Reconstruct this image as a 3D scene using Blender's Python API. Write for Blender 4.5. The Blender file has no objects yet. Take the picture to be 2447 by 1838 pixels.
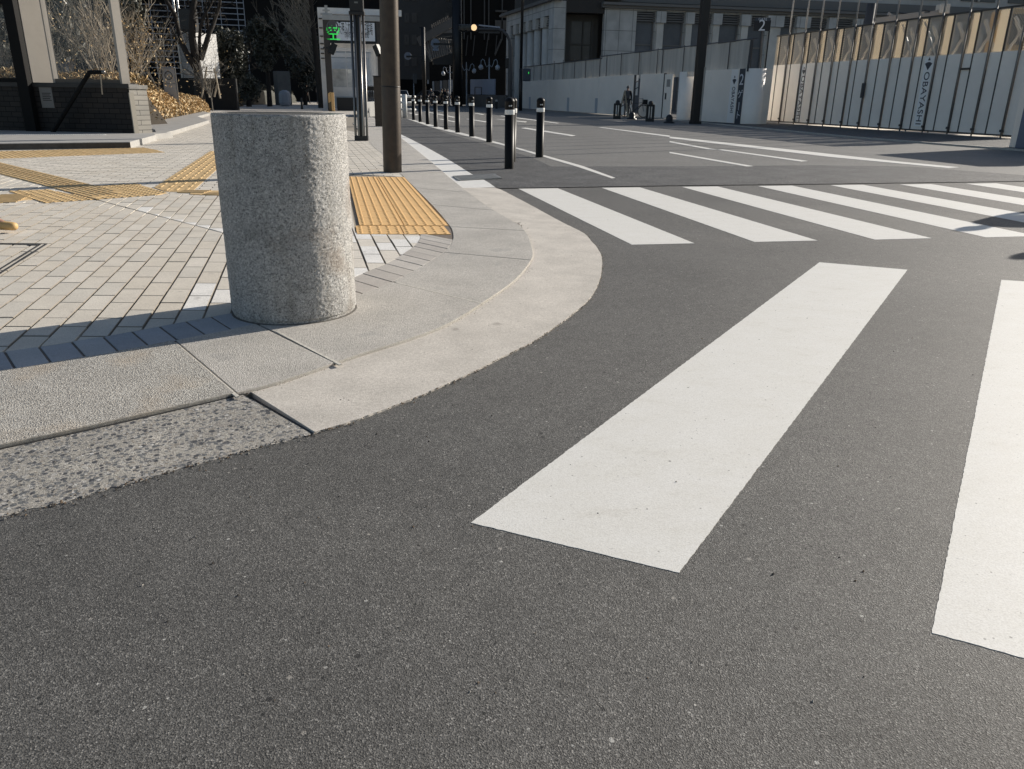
import bpy, bmesh, math, random
from mathutils import Vector, Matrix
random.seed(7)
C = bpy.context.scene
COL = C.collection
# ---------------------------------------------------------------- camera
FP=1880.; TH=.3515; RO=.0156
CR,SR,CT,ST=math.cos(RO),math.sin(RO),math.cos(TH),math.sin(TH)
cd=bpy.data.cameras.new('camera'); cam=bpy.data.objects.new('camera',cd); COL.objects.link(cam)
cd.sensor_width=36; cd.lens=36*FP/2447; cd.clip_start=.05; cd.clip_end=2000
cam.matrix_world=Matrix(((CR,-SR,0,0),(SR*ST,CR*ST,-CT,0),(SR*CT,CR*CT,ST,1.0),(0,0,0,1)))
C.camera=cam
C.render.resolution_x=1024; C.render.resolution_y=769
# ---------------------------------------------------------------- light
SUN_AZ=math.radians(36); SUN_EL=math.radians(22)
w=bpy.data.worlds.new('World'); C.world=w; w.use_nodes=True
nt=w.node_tree; bg=nt.nodes['Background']; sk=nt.nodes.new('ShaderNodeTexSky'); sk.sky_type='NISHITA'; sk.sun_disc=False
sk.sun_elevation=SUN_EL; sk.sun_rotation=math.pi/2-SUN_AZ; sk.air_density=1.0; sk.dust_density=1.2
nt.links.new(sk.outputs[0],bg.inputs[0]); bg.inputs[1].default_value=.075
sv=Vector((math.cos(SUN_EL)*math.cos(SUN_AZ),math.cos(SUN_EL)*math.sin(SUN_AZ),math.sin(SUN_EL)))
ld=bpy.data.lights.new('sun','SUN'); ld.energy=4.9; ld.angle=math.radians(.5); ld.color=(1,.93,.83)
lo=bpy.data.objects.new('sun',ld); COL.objects.link(lo); lo.rotation_euler=sv.to_track_quat('Z','Y').to_euler(); lo.location=(30,30,30)
C.view_settings.view_transform='Standard'; C.view_settings.look='None'; C.view_settings.gamma=1; C.view_settings.exposure=.35
C.render.engine='CYCLES'
# ---------------------------------------------------------------- survey helpers: a photo point -> a place on the ground, a wall, a depth
k=800/2212; D=2447/2212
V={'z1':(0,0,500/2212),'z2':(400,0,400/2212),'z3':(740,0,400/2212),'z4':(940,0,400/2212),'z5':(1200,0,400/2212),'z6':(1500,0,400/2212),'z7':(1800,0,647/2212),
'a':(0,250,k),'b':(800,200,k),'c':(1600,200,847/2212),'d':(0,700,k),'D':(0,0,D),'f':(800,380,500/2212),'E':(0,500,560/2212),'F':(0,260,400/2212),'H':(300,400,300/2212),'I':(0,0,260/2212),'J':(500,80,320/2212),'K':(1040,380,200/2212),'L':(2200,380,247/1368),'s':(0,0,1)}
def ray(v,x,y):
    a=V[v]; u=a[0]+x*a[2]-1223.5; q=a[1]+y*a[2]-919
    u2=CR*u+SR*q; v2=-SR*u+CR*q
    return (u2,FP*CT-v2*ST,-(FP*ST+v2*CT))
def gp(v,x,y,h=0.):
    d=ray(v,x,y); t=(h-1)/d[2]; return (d[0]*t,d[1]*t)
def gps(v,pts,h=0.): return [gp(v,x,y,h) for x,y in pts]
def hz(b,v,x,y):
    d=ray(v,x,y); t=math.hypot(*b[:2])/math.hypot(d[0],d[1]); return 1+d[2]*t
def dp(Y,v,x,y):
    d=ray(v,x,y); t=Y/d[1]; return (d[0]*t,Y,1+d[2]*t)
# ---------------------------------------------------------------- materials
MATS={}
def M(name,col,rough=.8,metal=0.,var=None,bump=None,spec=.5,emit=None,alpha=None,trans=0.,fn=None):
    """var=(scale,amount,detail) brightness mottling; bump=(scale,strength,distance)"""
    if name in MATS: return MATS[name]
    m=bpy.data.materials.new(name); m.use_nodes=True; n=m.node_tree.nodes; l=m.node_tree.links; b=n['Principled BSDF']
    b.inputs['Base Color'].default_value=(*col,1); b.inputs['Roughness'].default_value=rough; b.inputs['Metallic'].default_value=metal
    b.inputs['Specular IOR Level'].default_value=spec
    tc=n.new('ShaderNodeTexCoord')
    if trans: b.inputs['Transmission Weight'].default_value=trans; b.inputs['IOR'].default_value=1.1
    if var:
        no=n.new('ShaderNodeTexNoise'); no.inputs['Scale'].default_value=var[0]; no.inputs['Detail'].default_value=var[2] if len(var)>2 else 6; no.inputs['Roughness'].default_value=.65
        l.new(tc.outputs['Object'],no.inputs['Vector'])
        r=n.new('ShaderNodeMapRange'); r.inputs[1].default_value=.3; r.inputs[2].default_value=.7; r.inputs[3].default_value=1-var[1]; r.inputs[4].default_value=1+var[1]
        l.new(no.outputs[0],r.inputs[0]); mx=n.new('ShaderNodeMix'); mx.data_type='RGBA'; mx.blend_type='MULTIPLY'; mx.inputs[0].default_value=1
        mx.inputs[6].default_value=(*col,1); l.new(r.outputs[0],mx.inputs[7]); l.new(mx.outputs[2],b.inputs['Base Color'])
    if bump:
        nb=n.new('ShaderNodeTexNoise'); nb.inputs['Scale'].default_value=bump[0]; nb.inputs['Detail'].default_value=4
        l.new(tc.outputs['Object'],nb.inputs['Vector']); bp=n.new('ShaderNodeBump'); bp.inputs['Strength'].default_value=bump[1]; bp.inputs['Distance'].default_value=bump[2]
        l.new(nb.outputs[0],bp.inputs['Height']); l.new(bp.outputs[0],b.inputs['Normal'])
    if emit: b.inputs['Emission Color'].default_value=(*col,1); b.inputs['Emission Strength'].default_value=emit
    if alpha is not None: b.inputs['Alpha'].default_value=alpha
    if fn: fn(m,n,l,b,tc)
    MATS[name]=m; return m
def node(n,t,**kw):
    x=n.new(t)
    for a,v in kw.items():
        if a.startswith('i'): x.inputs[int(a[1:])].default_value=v
        else: setattr(x,a,v)
    return x
def ramp(n,pts):
    r=n.new('ShaderNodeValToRGB'); e=r.color_ramp.elements
    while len(e)<len(pts): e.new(.5)
    for q,(p,c) in zip(e,pts): q.position=p; q.color=(*c,1) if len(c)==3 else c
    return r
def g3(v,w=0.): return (v*(1+w),v,v*(1-w))
def stone_fn(cols,cell,bs=.5,bd=.002,stain=None,big=3.,bigamt=.12,extra=None):
    """speckled stone / asphalt: random-coloured grains + large-scale mottling + grain bump"""
    def f(m,n,l,b,tc):
        vo=node(n,'ShaderNodeTexVoronoi'); vo.inputs['Scale'].default_value=cell
        no0=node(n,'ShaderNodeTexNoise'); no0.inputs['Scale'].default_value=cell*.6; no0.inputs['Detail'].default_value=3
        ad=node(n,'ShaderNodeMix',data_type='RGBA',blend_type='LINEAR_LIGHT'); ad.inputs[0].default_value=.012
        l.new(tc.outputs['Object'],ad.inputs[6]); l.new(no0.outputs['Color'],ad.inputs[7]); l.new(ad.outputs[2],vo.inputs['Vector'])
        sp=node(n,'ShaderNodeSeparateColor'); l.new(vo.outputs['Color'],sp.inputs[0])
        r=ramp(n,cols); l.new(sp.outputs[0],r.inputs[0])
        nb=node(n,'ShaderNodeTexNoise'); nb.inputs['Scale'].default_value=big; nb.inputs['Detail'].default_value=8; nb.inputs['Roughness'].default_value=.6
        l.new(tc.outputs['Object'],nb.inputs['Vector'])
        mr=node(n,'ShaderNodeMapRange'); mr.inputs[1].default_value=.3; mr.inputs[2].default_value=.7; mr.inputs[3].default_value=1-bigamt; mr.inputs[4].default_value=1+bigamt
        l.new(nb.outputs[0],mr.inputs[0])
        mx=node(n,'ShaderNodeMix',data_type='RGBA',blend_type='MULTIPLY'); mx.inputs[0].default_value=1
        l.new(r.outputs[0],mx.inputs[6]); l.new(mr.outputs[0],mx.inputs[7])
        out=mx.outputs[2]
        if stain:
            ns=node(n,'ShaderNodeTexNoise'); ns.inputs['Scale'].default_value=stain[0]; ns.inputs['Detail'].default_value=5; l.new(tc.outputs['Object'],ns.inputs['Vector'])
            rs=ramp(n,[(stain[1],(0,0,0)),(stain[1]+.08,(1,1,1))]); l.new(ns.outputs[0],rs.inputs[0])
            ml=node(n,'ShaderNodeMath',operation='MULTIPLY'); ml.inputs[1].default_value=stain[2]; l.new(rs.outputs[0],ml.inputs[0])
            m2=node(n,'ShaderNodeMix',data_type='RGBA',blend_type='MIX'); m2.inputs[7].default_value=(*stain[3],1); l.new(ml.outputs[0],m2.inputs[0]); l.new(out,m2.inputs[6]); out=m2.outputs[2]
        if extra: out=extra(m,n,l,tc,out)
        l.new(out,b.inputs['Base Color'])
        nf=node(n,'ShaderNodeTexNoise'); nf.inputs['Scale'].default_value=cell*.9; nf.inputs['Detail'].default_value=3; l.new(tc.outputs['Object'],nf.inputs['Vector'])
        sm=node(n,'ShaderNodeMath',operation='ADD'); l.new(vo.outputs['Distance'],sm.inputs[0]); l.new(nf.outputs[0],sm.inputs[1])
        bp=node(n,'ShaderNodeBump'); bp.inputs['Strength'].default_value=bs; bp.inputs['Distance'].default_value=bd
        l.new(sm.outputs[0],bp.inputs['Height']); l.new(bp.outputs[0],b.inputs['Normal'])
    return f
# ---------------------------------------------------------------- mesh helpers
def wmat(o):
    b=Matrix.LocRotScale(o.location,o.rotation_euler,o.scale)
    return (wmat(o.parent)@o.matrix_parent_inverse@b) if o.parent else b
class MB:
    def __init__(s): s.v=[]; s.f=[]; s.m=[]
    def add(s,vs,fs,mi=0):
        o=len(s.v); s.v+= [tuple(q) for q in vs]
        for f in fs: s.f.append([i+o for i in f]); s.m.append(mi)
    def quad(s,a,b,c,d,mi=0): s.add([a,b,c,d],[(0,1,2,3)],mi)
    def hexa(s,b4,t4,mi=0): s.add(list(b4)+list(t4),[(3,2,1,0),(4,5,6,7),(0,1,5,4),(1,2,6,5),(2,3,7,6),(3,0,4,7)],mi)
    def box(s,x0,x1,y0,y1,z0,z1,mi=0):
        s.hexa([(x0,y0,z0),(x1,y0,z0),(x1,y1,z0),(x0,y1,z0)],[(x0,y0,z1),(x1,y0,z1),(x1,y1,z1),(x0,y1,z1)],mi)
    def bar(s,p,q,w,h=None,mi=0,up=(0,0,1)):
        p=Vector(p); q=Vector(q); h=h or w; t=(q-p).normalized(); u=Vector(up)
        if abs(t.dot(u))>.98: u=Vector((0,1,0))
        a=t.cross(u).normalized()*w/2; b=a.cross(t).normalized()*h/2
        s.hexa([p-a-b,p+a-b,p+a+b,p-a+b],[q-a-b,q+a-b,q+a+b,q-a+b],mi)
    def prism(s,poly,z0,z1,mi=0,bottom=False):
        if area(poly)<0: poly=poly[::-1]
        n=len(poly); o=len(s.v)
        s.v+=[(x,y,z0) for x,y in poly]+[(x,y,z1) for x,y in poly]
        s.f.append([o+n+i for i in range(n)]); s.m.append(mi)
        for i in range(n):
            j=(i+1)%n; s.f.append([o+i,o+j,o+n+j,o+n+i]); s.m.append(mi)
        if bottom: s.f.append([o+n-1-i for i in range(n)]); s.m.append(mi)
    def tube(s,pts,rs,n=8,mi=0,cap=True):
        pts=[Vector(p) for p in pts]; 
        if not hasattr(rs,'__len__'): rs=[rs]*len(pts)
        o=len(s.v); prev=None
        for i,p in enumerate(pts):
            t=(pts[min(i+1,len(pts)-1)]-pts[max(i-1,0)]).normalized()
            if prev is None:
                u=Vector((0,0,1)) if abs(t.z)<.9 else Vector((1,0,0)); a=t.cross(u).normalized()
            else:
                a=(prev-t*prev.dot(t)); a=a.normalized() if a.length>1e-6 else t.orthogonal().normalized()
            prev=a; b=t.cross(a)
            for j in range(n):
                an=2*math.pi*j/n; s.v.append(tuple(p+(a*math.cos(an)+b*math.sin(an))*rs[i]))
        for i in range(len(pts)-1):
            for j in range(n):
                jj=(j+1)%n; s.f.append([o+i*n+j,o+i*n+jj,o+(i+1)*n+jj,o+(i+1)*n+j]); s.m.append(mi)
        if cap:
            s.f.append([o+n-1-j for j in range(n)]); s.m.append(mi)
            e=o+(len(pts)-1)*n; s.f.append([e+j for j in range(n)]); s.m.append(mi)
    def lathe(s,prof,n=24,c=(0,0,0),mi=0):
        o=len(s.v)
        for r,z in prof:
            for j in range(n):
                a=2*math.pi*j/n; s.v.append((c[0]+r*math.cos(a),c[1]+r*math.sin(a),c[2]+z))
        for i in range(len(prof)-1):
            for j in range(n):
                jj=(j+1)%n; s.f.append([o+i*n+j,o+i*n+jj,o+(i+1)*n+jj,o+(i+1)*n+j]); s.m.append(mi)
        if prof[-1][0]>1e-4: s.f.append([o+(len(prof)-1)*n+j for j in range(n)]); s.m.append(mi)
    def build(s,name,mats,parent=None,smooth=False,loc=None,bevel=None,fix=False):
        me=bpy.data.meshes.new(name); me.from_pydata(s.v,[],s.f)
        if not isinstance(mats,(list,tuple)): mats=[mats]
        for m in mats: me.materials.append(m)
        if len(mats)>1: me.polygons.foreach_set('material_index',s.m)
        if smooth:
            me.polygons.foreach_set('use_smooth',[True]*len(me.polygons))
        me.update()
        if fix:
            b=bmesh.new(); b.from_mesh(me); bmesh.ops.recalc_face_normals(b,faces=b.faces[:]); b.to_mesh(me); b.free()
        o=bpy.data.objects.new(name,me); COL.objects.link(o)
        if parent: o.parent=parent; o.matrix_parent_inverse=wmat(parent).inverted()
        if loc: o.location=loc
        if bevel:
            md=o.modifiers.new('bevel','BEVEL'); md.width=bevel; md.segments=2; md.limit_method='ANGLE'; md.angle_limit=math.radians(40)
        if smooth=='auto':
            pass
        return o
def autosmooth(o,deg=35):
    me=o.data; bm=bmesh.new(); bm.from_mesh(me)
    for e in bm.edges:
        if len(e.link_faces)==2 and e.calc_face_angle(0)>math.radians(deg): e.smooth=False
    bm.to_mesh(me); bm.free(); return o
def area(p): return sum(p[i][0]*p[(i+1)%len(p)][1]-p[(i+1)%len(p)][0]*p[i][1] for i in range(len(p)))/2
def tag(o,label,cat,group=None,kind=None):
    if label: o['label']=label
    if cat: o['category']=cat
    if group: o['group']=group
    if kind: o['kind']=kind
    return o
def struct(o): o['kind']='structure'; return o
def empty(name,loc,rz=0,label=None,cat=None,group=None):
    o=bpy.data.objects.new(name,None); COL.objects.link(o); o.location=loc; o.rotation_euler=(0,0,rz); o.empty_display_size=.1
    return tag(o,label,cat,group)
def copytree(o,parent=None):
    c=o.copy(); COL.objects.link(c)
    if parent: c.parent=parent
    for ch in list(o.children): copytree(ch,c)
    return c
def cat_rom(pts,step=6):
    out=[]
    for i in range(len(pts)-1):
        p0=pts[max(i-1,0)];p1=pts[i];p2=pts[i+1];p3=pts[min(i+2,len(pts)-1)]
        for j in range(step):
            t=j/step; out.append(tuple(.5*((2*p1[a])+(-p0[a]+p2[a])*t+(2*p0[a]-5*p1[a]+4*p2[a]-p3[a])*t*t+(-p0[a]+3*p1[a]-3*p2[a]+p3[a])*t**3) for a in (0,1)))
    out.append(tuple(pts[-1])); return out
class PL:   # polyline with arc length
    def __init__(s,p):
        s.p=p; s.s=[0]
        for a,b in zip(p,p[1:]): s.s.append(s.s[-1]+math.dist(a,b))
        s.L=s.s[-1]
    def at(s,t):
        t=min(max(t,0),s.L)
        for i in range(len(s.p)-1):
            if s.s[i+1]>=t:
                u=(t-s.s[i])/max(s.s[i+1]-s.s[i],1e-9); a,b=s.p[i],s.p[i+1]; return (a[0]+(b[0]-a[0])*u,a[1]+(b[1]-a[1])*u)
        return s.p[-1]
    def proj(s,q):
        best=(1e9,0)
        for i in range(len(s.p)-1):
            a,b=s.p[i],s.p[i+1]; dx,dy=b[0]-a[0],b[1]-a[1]; L2=dx*dx+dy*dy
            if L2<1e-12: continue
            u=min(max(((q[0]-a[0])*dx+(q[1]-a[1])*dy)/L2,0),1); d=math.dist(q,(a[0]+dx*u,a[1]+dy*u))
            if d<best[0]: best=(d,s.s[i]+u*math.sqrt(L2))
        return best[1]
    def sub(s,t0,t1):
        r=[s.at(t0)]+[p for p,q in zip(s.p,s.s) if t0+1e-4<q<t1-1e-4]+[s.at(t1)]; return r
def inside(p,poly):
    c=False; n=len(poly)
    for i in range(n):
        a=poly[i]; b=poly[i-1]
        if (a[1]>p[1])!=(b[1]>p[1]) and p[0]<(b[0]-a[0])*(p[1]-a[1])/(b[1]-a[1])+a[0]: c=not c
    return c
def clip(subj,q):
    if area(q)<0: q=q[::-1]
    out=list(subj)
    for i in range(len(q)):
        a=q[i]; b=q[(i+1)%len(q)]; inp=out; out=[]
        if not inp: return []
        sd=lambda p:(b[0]-a[0])*(p[1]-a[1])-(b[1]-a[1])*(p[0]-a[0])
        for j in range(len(inp)):
            c=inp[j]; d=inp[j-1]; sc=sd(c); s2=sd(d)
            if (sc>=0)!=(s2>=0):
                t=s2/(s2-sc); out.append((d[0]+(c[0]-d[0])*t,d[1]+(c[1]-d[1])*t))
            if sc>=0: out.append(c)
    return out
class Wall:  # vertical plane through A,B ; s along, z up, d outwards (towards the camera side)
    def __init__(s,A,B):
        s.A=A; L=math.dist(A,B); s.L=L; s.e=((B[0]-A[0])/L,(B[1]-A[1])/L); s.n=(s.e[1],-s.e[0])
        if s.n[0]*-A[0]+s.n[1]*-A[1]<0: s.n=(-s.n[0],-s.n[1])
        s.ang=math.atan2(s.e[1],s.e[0])
    def px(s,v,x,y):
        d=ray(v,x,y); det=d[0]*(-s.e[1])+d[1]*s.e[0]; t=(s.A[0]*(-s.e[1])+s.A[1]*s.e[0])/det
        return (d[0]*t-s.A[0])*s.e[0]+(d[1]*t-s.A[1])*s.e[1],1+d[2]*t
    def P(s,a,z,d=0): return (s.A[0]+s.e[0]*a+s.n[0]*d,s.A[1]+s.e[1]*a+s.n[1]*d,z)
    def box(s,mb,s0,s1,z0,z1,d0,d1,mi=0):
        b=[s.P(s0,z0,d1),s.P(s1,z0,d1),s.P(s1,z0,d0),s.P(s0,z0,d0)]; t=[s.P(s0,z1,d1),s.P(s1,z1,d1),s.P(s1,z1,d0),s.P(s0,z1,d0)]
        mb.hexa(b,t,mi)
    def pbox(s,mb,v,x0,y0,x1,y1,d0,d1,mi=0):
        ym=(y0+y1)/2; xm=(x0+x1)/2
        s.box(mb,s.px(v,x0,ym)[0],s.px(v,x1,ym)[0],s.px(v,xm,y1)[1],s.px(v,xm,y0)[1],d0,d1,mi)
    def bar(s,mb,a,za,b,zb,wd,d=0,mi=0): mb.bar(s.P(a,za,d),s.P(b,zb,d),wd,wd,mi)
def text(body,size,mat,wall,s,z,d,parent,name='lettering',rot=0,align='CENTER',ext=.004,sx=1,space=1.):
    cu=bpy.data.curves.new(name,'FONT'); cu.body=body; cu.size=size; cu.extrude=ext; cu.align_x=align; cu.align_y='CENTER'; cu.space_character=space
    me0=bpy.data.objects.new('tmp',cu); COL.objects.link(me0); dg=bpy.context.evaluated_depsgraph_get(); me=bpy.data.meshes.new_from_object(me0.evaluated_get(dg)); bpy.data.objects.remove(me0)
    me.materials.clear(); me.materials.append(mat)
    o=bpy.data.objects.new(name,me); COL.objects.link(o)
    # text x axis -> rightwards as seen from the wall's outside
    e=Vector((wall.e[0],wall.e[1],0)); n=Vector((wall.n[0],wall.n[1],0)); u=Vector((0,0,1))
    if e.cross(u).dot(n)<0: e=-e
    R=Matrix((e,u,n)).transposed().to_4x4(); o.matrix_basis=Matrix.Translation(wall.P(s,z,d))@R@Matrix.Rotation(rot,4,'Z')@Matrix.Diagonal((sx,1,1,1))
    if parent: o.parent=parent; o.matrix_parent_inverse=wmat(parent).inverted()
    return o
# ================================================================ GROUND
def spots(n,l,tc,scale,thr,rad,col,out,shift,str_=1.):
    mp=node(n,'ShaderNodeMapping'); mp.inputs['Location'].default_value=(shift,shift*.7,0); mp.inputs['Rotation'].default_value=(0,0,shift); mp.inputs['Scale'].default_value=(1,str_,1); l.new(tc.outputs['Object'],mp.inputs[0])
    v=node(n,'ShaderNodeTexVoronoi'); v.inputs['Scale'].default_value=scale; l.new(mp.outputs[0],v.inputs['Vector']); sp=node(n,'ShaderNodeSeparateColor'); l.new(v.outputs['Color'],sp.inputs[0])
    a=node(n,'ShaderNodeMath',operation='GREATER_THAN'); a.inputs[1].default_value=thr; l.new(sp.outputs[0],a.inputs[0])
    q=node(n,'ShaderNodeMath',operation='MULTIPLY_ADD'); q.inputs[1].default_value=.6*rad; q.inputs[2].default_value=.7*rad; l.new(sp.outputs[1],q.inputs[0])
    b=node(n,'ShaderNodeMath',operation='LESS_THAN'); l.new(v.outputs['Distance'],b.inputs[0]); l.new(q.outputs[0],b.inputs[1])
    c=node(n,'ShaderNodeMath',operation='MULTIPLY'); l.new(a.outputs[0],c.inputs[0]); l.new(b.outputs[0],c.inputs[1])
    x=node(n,'ShaderNodeMix',data_type='RGBA'); l.new(c.outputs[0],x.inputs[0]); l.new(out,x.inputs[6]); x.inputs[7].default_value=(*col,1); return x.outputs[2]
Wt=lambda a:(a*1.02,a,a*.97)
A3=lambda v:(v,v*.965,v*.895)
def agg_extra(m,n,l,tc,out):
    for sc,th,ra,col,sh,st in ((62,.5,.45,(.13,.135,.14),1,.95),(85,.5,.42,(.2,.2,.2),5,1.05),(58,.78,.42,(.07,.072,.08),9,.9),(70,.8,.4,(.46,.44,.41),13,1.),(90,.7,.35,(.27,.24,.2),17,1.),(70,.965,.3,(.62,.6,.57),23,1.)): out=spots(n,l,tc,sc,th,ra,col,out,sh,st)
    return out
def asph_extra(m,n,l,tc,out):
    """sparse pale chips, open pits, and broad tyre-polished and dusty areas"""
    out=spots(n,l,tc,60,.975,.2,(.4,.39,.36),out,3); out=spots(n,l,tc,38,.985,.18,(.3,.28,.25),out,11); out=spots(n,l,tc,75,.965,.24,(.03,.03,.028),out,19); out=spots(n,l,tc,45,.99,.25,(.035,.034,.032),out,29)
    n1=node(n,'ShaderNodeTexNoise'); n1.inputs['Scale'].default_value=.45; n1.inputs['Detail'].default_value=5; n1.inputs['Distortion'].default_value=.6; l.new(tc.outputs['Object'],n1.inputs['Vector'])
    r1=ramp(n,[(.32,(.8,.8,.8)),(.5,(1,1,1)),(.68,(1.18,1.17,1.15))]); l.new(n1.outputs[0],r1.inputs[0])
    n2=node(n,'ShaderNodeTexNoise'); n2.inputs['Scale'].default_value=14; n2.inputs['Detail'].default_value=7; n2.inputs['Roughness'].default_value=.75; l.new(tc.outputs['Object'],n2.inputs['Vector'])
    r2=ramp(n,[(.35,(.86,.86,.86)),(.65,(1.12,1.12,1.12))]); l.new(n2.outputs[0],r2.inputs[0])
    for r in (r1,r2):
        x=node(n,'ShaderNodeMix',data_type='RGBA',blend_type='MULTIPLY'); x.inputs[0].default_value=1; l.new(out,x.inputs[6]); l.new(r.outputs[0],x.inputs[7]); out=x.outputs[2]
    return out
m_asph=M('asphalt',(.1,.1,.1),.72,spec=.45,fn=stone_fn([(0,A3(.04)),(.35,A3(.085)),(.75,A3(.13)),(.93,A3(.18)),(1,A3(.3))],370,.8,.001,big=1.6,bigamt=.1,extra=asph_extra))
m_asph2=M('asphalt_dark',(.07,.07,.07),.75,fn=stone_fn([(0,g3(.035)),(.4,g3(.065)),(.8,g3(.095)),(1,g3(.2))],110,.9,.005,big=2.5,bigamt=.3))
m_asph3=M('asphalt_sheen_pale',(.1,.1,.1),.7,spec=.5,fn=stone_fn([(0,A3(.09)),(.4,A3(.14)),(.8,A3(.175)),(1,A3(.28))],110,.5,.003,big=.8,bigamt=.12))  # paler base stands in for grazing sheen on the far road
def wear(m,n,l,b,tc):
    no=node(n,'ShaderNodeTexNoise'); no.inputs['Scale'].default_value=60; no.inputs['Detail'].default_value=6; no.inputs['Roughness'].default_value=.8
    l.new(tc.outputs['Object'],no.inputs['Vector']); r=ramp(n,[(.0,g3(.3)),(.33,g3(.45)),(.375,(.72,.705,.665)),(1,(.78,.77,.735))]); l.new(no.outputs[0],r.inputs[0])
    n2=node(n,'ShaderNodeTexNoise'); n2.inputs['Scale'].default_value=7; n2.inputs['Detail'].default_value=12; n2.inputs['Roughness'].default_value=.78; mp=node(n,'ShaderNodeMapping'); mp.inputs['Rotation'].default_value=(0,0,math.radians(-61)); mp.inputs['Scale'].default_value=(.6,1.1,1)
    l.new(tc.outputs['Object'],mp.inputs[0]); l.new(mp.outputs[0],n2.inputs['Vector'])
    r2=ramp(n,[(.3,(.84,.825,.79)),(.42,(.96,.955,.94)),(.6,(1,1,1))]); l.new(n2.outputs[0],r2.inputs[0])
    mx=node(n,'ShaderNodeMix',data_type='RGBA',blend_type='MULTIPLY'); mx.inputs[0].default_value=1; l.new(r.outputs[0],mx.inputs[6]); l.new(r2.outputs[0],mx.inputs[7]); o1=spots(n,l,tc,55,.9,.13,(.34,.33,.31),mx.outputs[2],41); o1=spots(n,l,tc,24,.955,.09,(.25,.24,.22),o1,43)
    n5=node(n,'ShaderNodeTexNoise'); n5.inputs['Scale'].default_value=230; n5.inputs['Detail'].default_value=3; l.new(tc.outputs['Object'],n5.inputs['Vector']); r5=ramp(n,[(.3,(.86,.855,.84)),(.62,(1.05,1.05,1.05))]); l.new(n5.outputs[0],r5.inputs[0])
    m6=node(n,'ShaderNodeMix',data_type='RGBA',blend_type='MULTIPLY'); m6.inputs[0].default_value=1; l.new(o1,m6.inputs[6]); l.new(r5.outputs[0],m6.inputs[7]); l.new(m6.outputs[2],b.inputs['Base Color'])
    nb=node(n,'ShaderNodeTexNoise'); nb.inputs['Scale'].default_value=260; nb.inputs['Detail'].default_value=3; l.new(tc.outputs['Object'],nb.inputs['Vector'])
    bp=node(n,'ShaderNodeBump'); bp.inputs['Strength'].default_value=.4; bp.inputs['Distance'].default_value=.001; l.new(nb.outputs[0],bp.inputs['Height']); l.new(bp.outputs[0],b.inputs['Normal'])
m_white=M('road_paint',(.75,.75,.73),.7,fn=wear)
m_conc=M('gutter_concrete',(.42,.39,.35),.85,fn=stone_fn([(0,(.42,.385,.34)),(.5,(.54,.5,.445)),(1,(.64,.6,.54))],260,.35,.0015,big=3.5,bigamt=.14,stain=(9,.68,.5,(.24,.21,.18))))
m_concw=M('gutter_painted',(.7,.69,.66),.8,var=(14,.1),bump=(120,.4,.002))
m_kerbA=M('kerb_granite_tan',(.4,.37,.33),.8,fn=stone_fn([(0,(.16,.15,.135)),(.2,(.3,.28,.25)),(.6,(.42,.395,.35)),(1,(.56,.54,.49))],230,.7,.003,big=5,bigamt=.1,stain=(1.8,.5,.4,(.42,.33,.23))))
m_kerbB=M('kerb_concrete',(.36,.35,.33),.85,fn=stone_fn([(0,(.31,.29,.26)),(.5,(.48,.45,.405)),(1,(.63,.6,.55))],300,.8,.0025,big=3,bigamt=.13,stain=(6,.62,.3,(.2,.2,.2))))
m_agg=M('exposed_aggregate',(.3,.29,.28),.8,fn=stone_fn([(0,(.24,.225,.2)),(.5,(.4,.37,.325)),(1,(.52,.49,.44))],300,.8,.0022,big=4,bigamt=.15,extra=agg_extra))
m_sand=M('joint_sand',(.3,.265,.215),.95,var=(60,.4),bump=(150,.8,.004))
def pav(nm,c,cell=350,amt=.16):
    return M(nm,c,.85,fn=stone_fn([(0,tuple(x*(1-amt) for x in c)),(.5,c),(1,tuple(min(x*(1+amt),1) for x in c))],cell,.35,.0012,big=7,bigamt=.07,stain=(11,.665,.4,(.22,.2,.18))))
m_p=[pav('paver_beige',(.61,.56,.48)),pav('paver_warm',(.6,.545,.46)),pav('paver_grey',(.58,.54,.47)),pav('paver_light',(.66,.61,.53)),pav('paver_white',(.76,.74,.7),300,.22)]
m_bb=[pav('border_grey',(.47,.435,.39)),pav('border_grey2',(.44,.405,.365)),pav('border_grey3',(.5,.465,.42)),pav('border_slate',(.38,.385,.4)),pav('border_slate2',(.34,.35,.37)),pav('border_slate3',(.42,.42,.42))]
m_yel=M('tactile_amber',(.76,.475,.2),.75,var=(30,.1),bump=(300,.2,.001))
m_yel2=M('tactile_worn',(.56,.39,.19),.8,var=(12,.22),bump=(200,.3,.002))
m_iron=M('cast_iron',(.07,.068,.065),.6,.4,var=(40,.3),bump=(80,.4,.002))

def sheet(name,poly,z,mat,z0=None):
    mb=MB(); mb.prism(poly,z if z0 is None else z0,z,bottom=False)
    if z0 is None:
        mb.f=mb.f[:1]; mb.m=mb.m[:1]
    return struct(mb.build(name,mat))
def rough(poly,amp,step=.02,skip=None):
    out=[]
    for i in range(len(poly)):
        a=poly[i]; b=poly[(i+1)%len(poly)]; L=math.dist(a,b); n=max(1,int(L/step)) if not (skip and i in skip) else 1
        for j in range(n):
            t=j/n; q=amp*(random.random()-.5)*2
            out.append((a[0]+(b[0]-a[0])*t-(b[1]-a[1])/max(L,1e-6)*q,a[1]+(b[1]-a[1])*t+(b[0]-a[0])/max(L,1e-6)*q))
    return out
mb=MB(); mb.quad((-900,-300,-.03),(900,-300,-.03),(900,1200,-.03),(-900,1200,-.03)); struct(mb.build('ground',m_asph2))
sheet('road',[(-60,-20),(60,-20),(60,150),(-60,150)],0,m_asph)
DV=lambda pts,h=0.:gps('D',pts,h)
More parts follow.
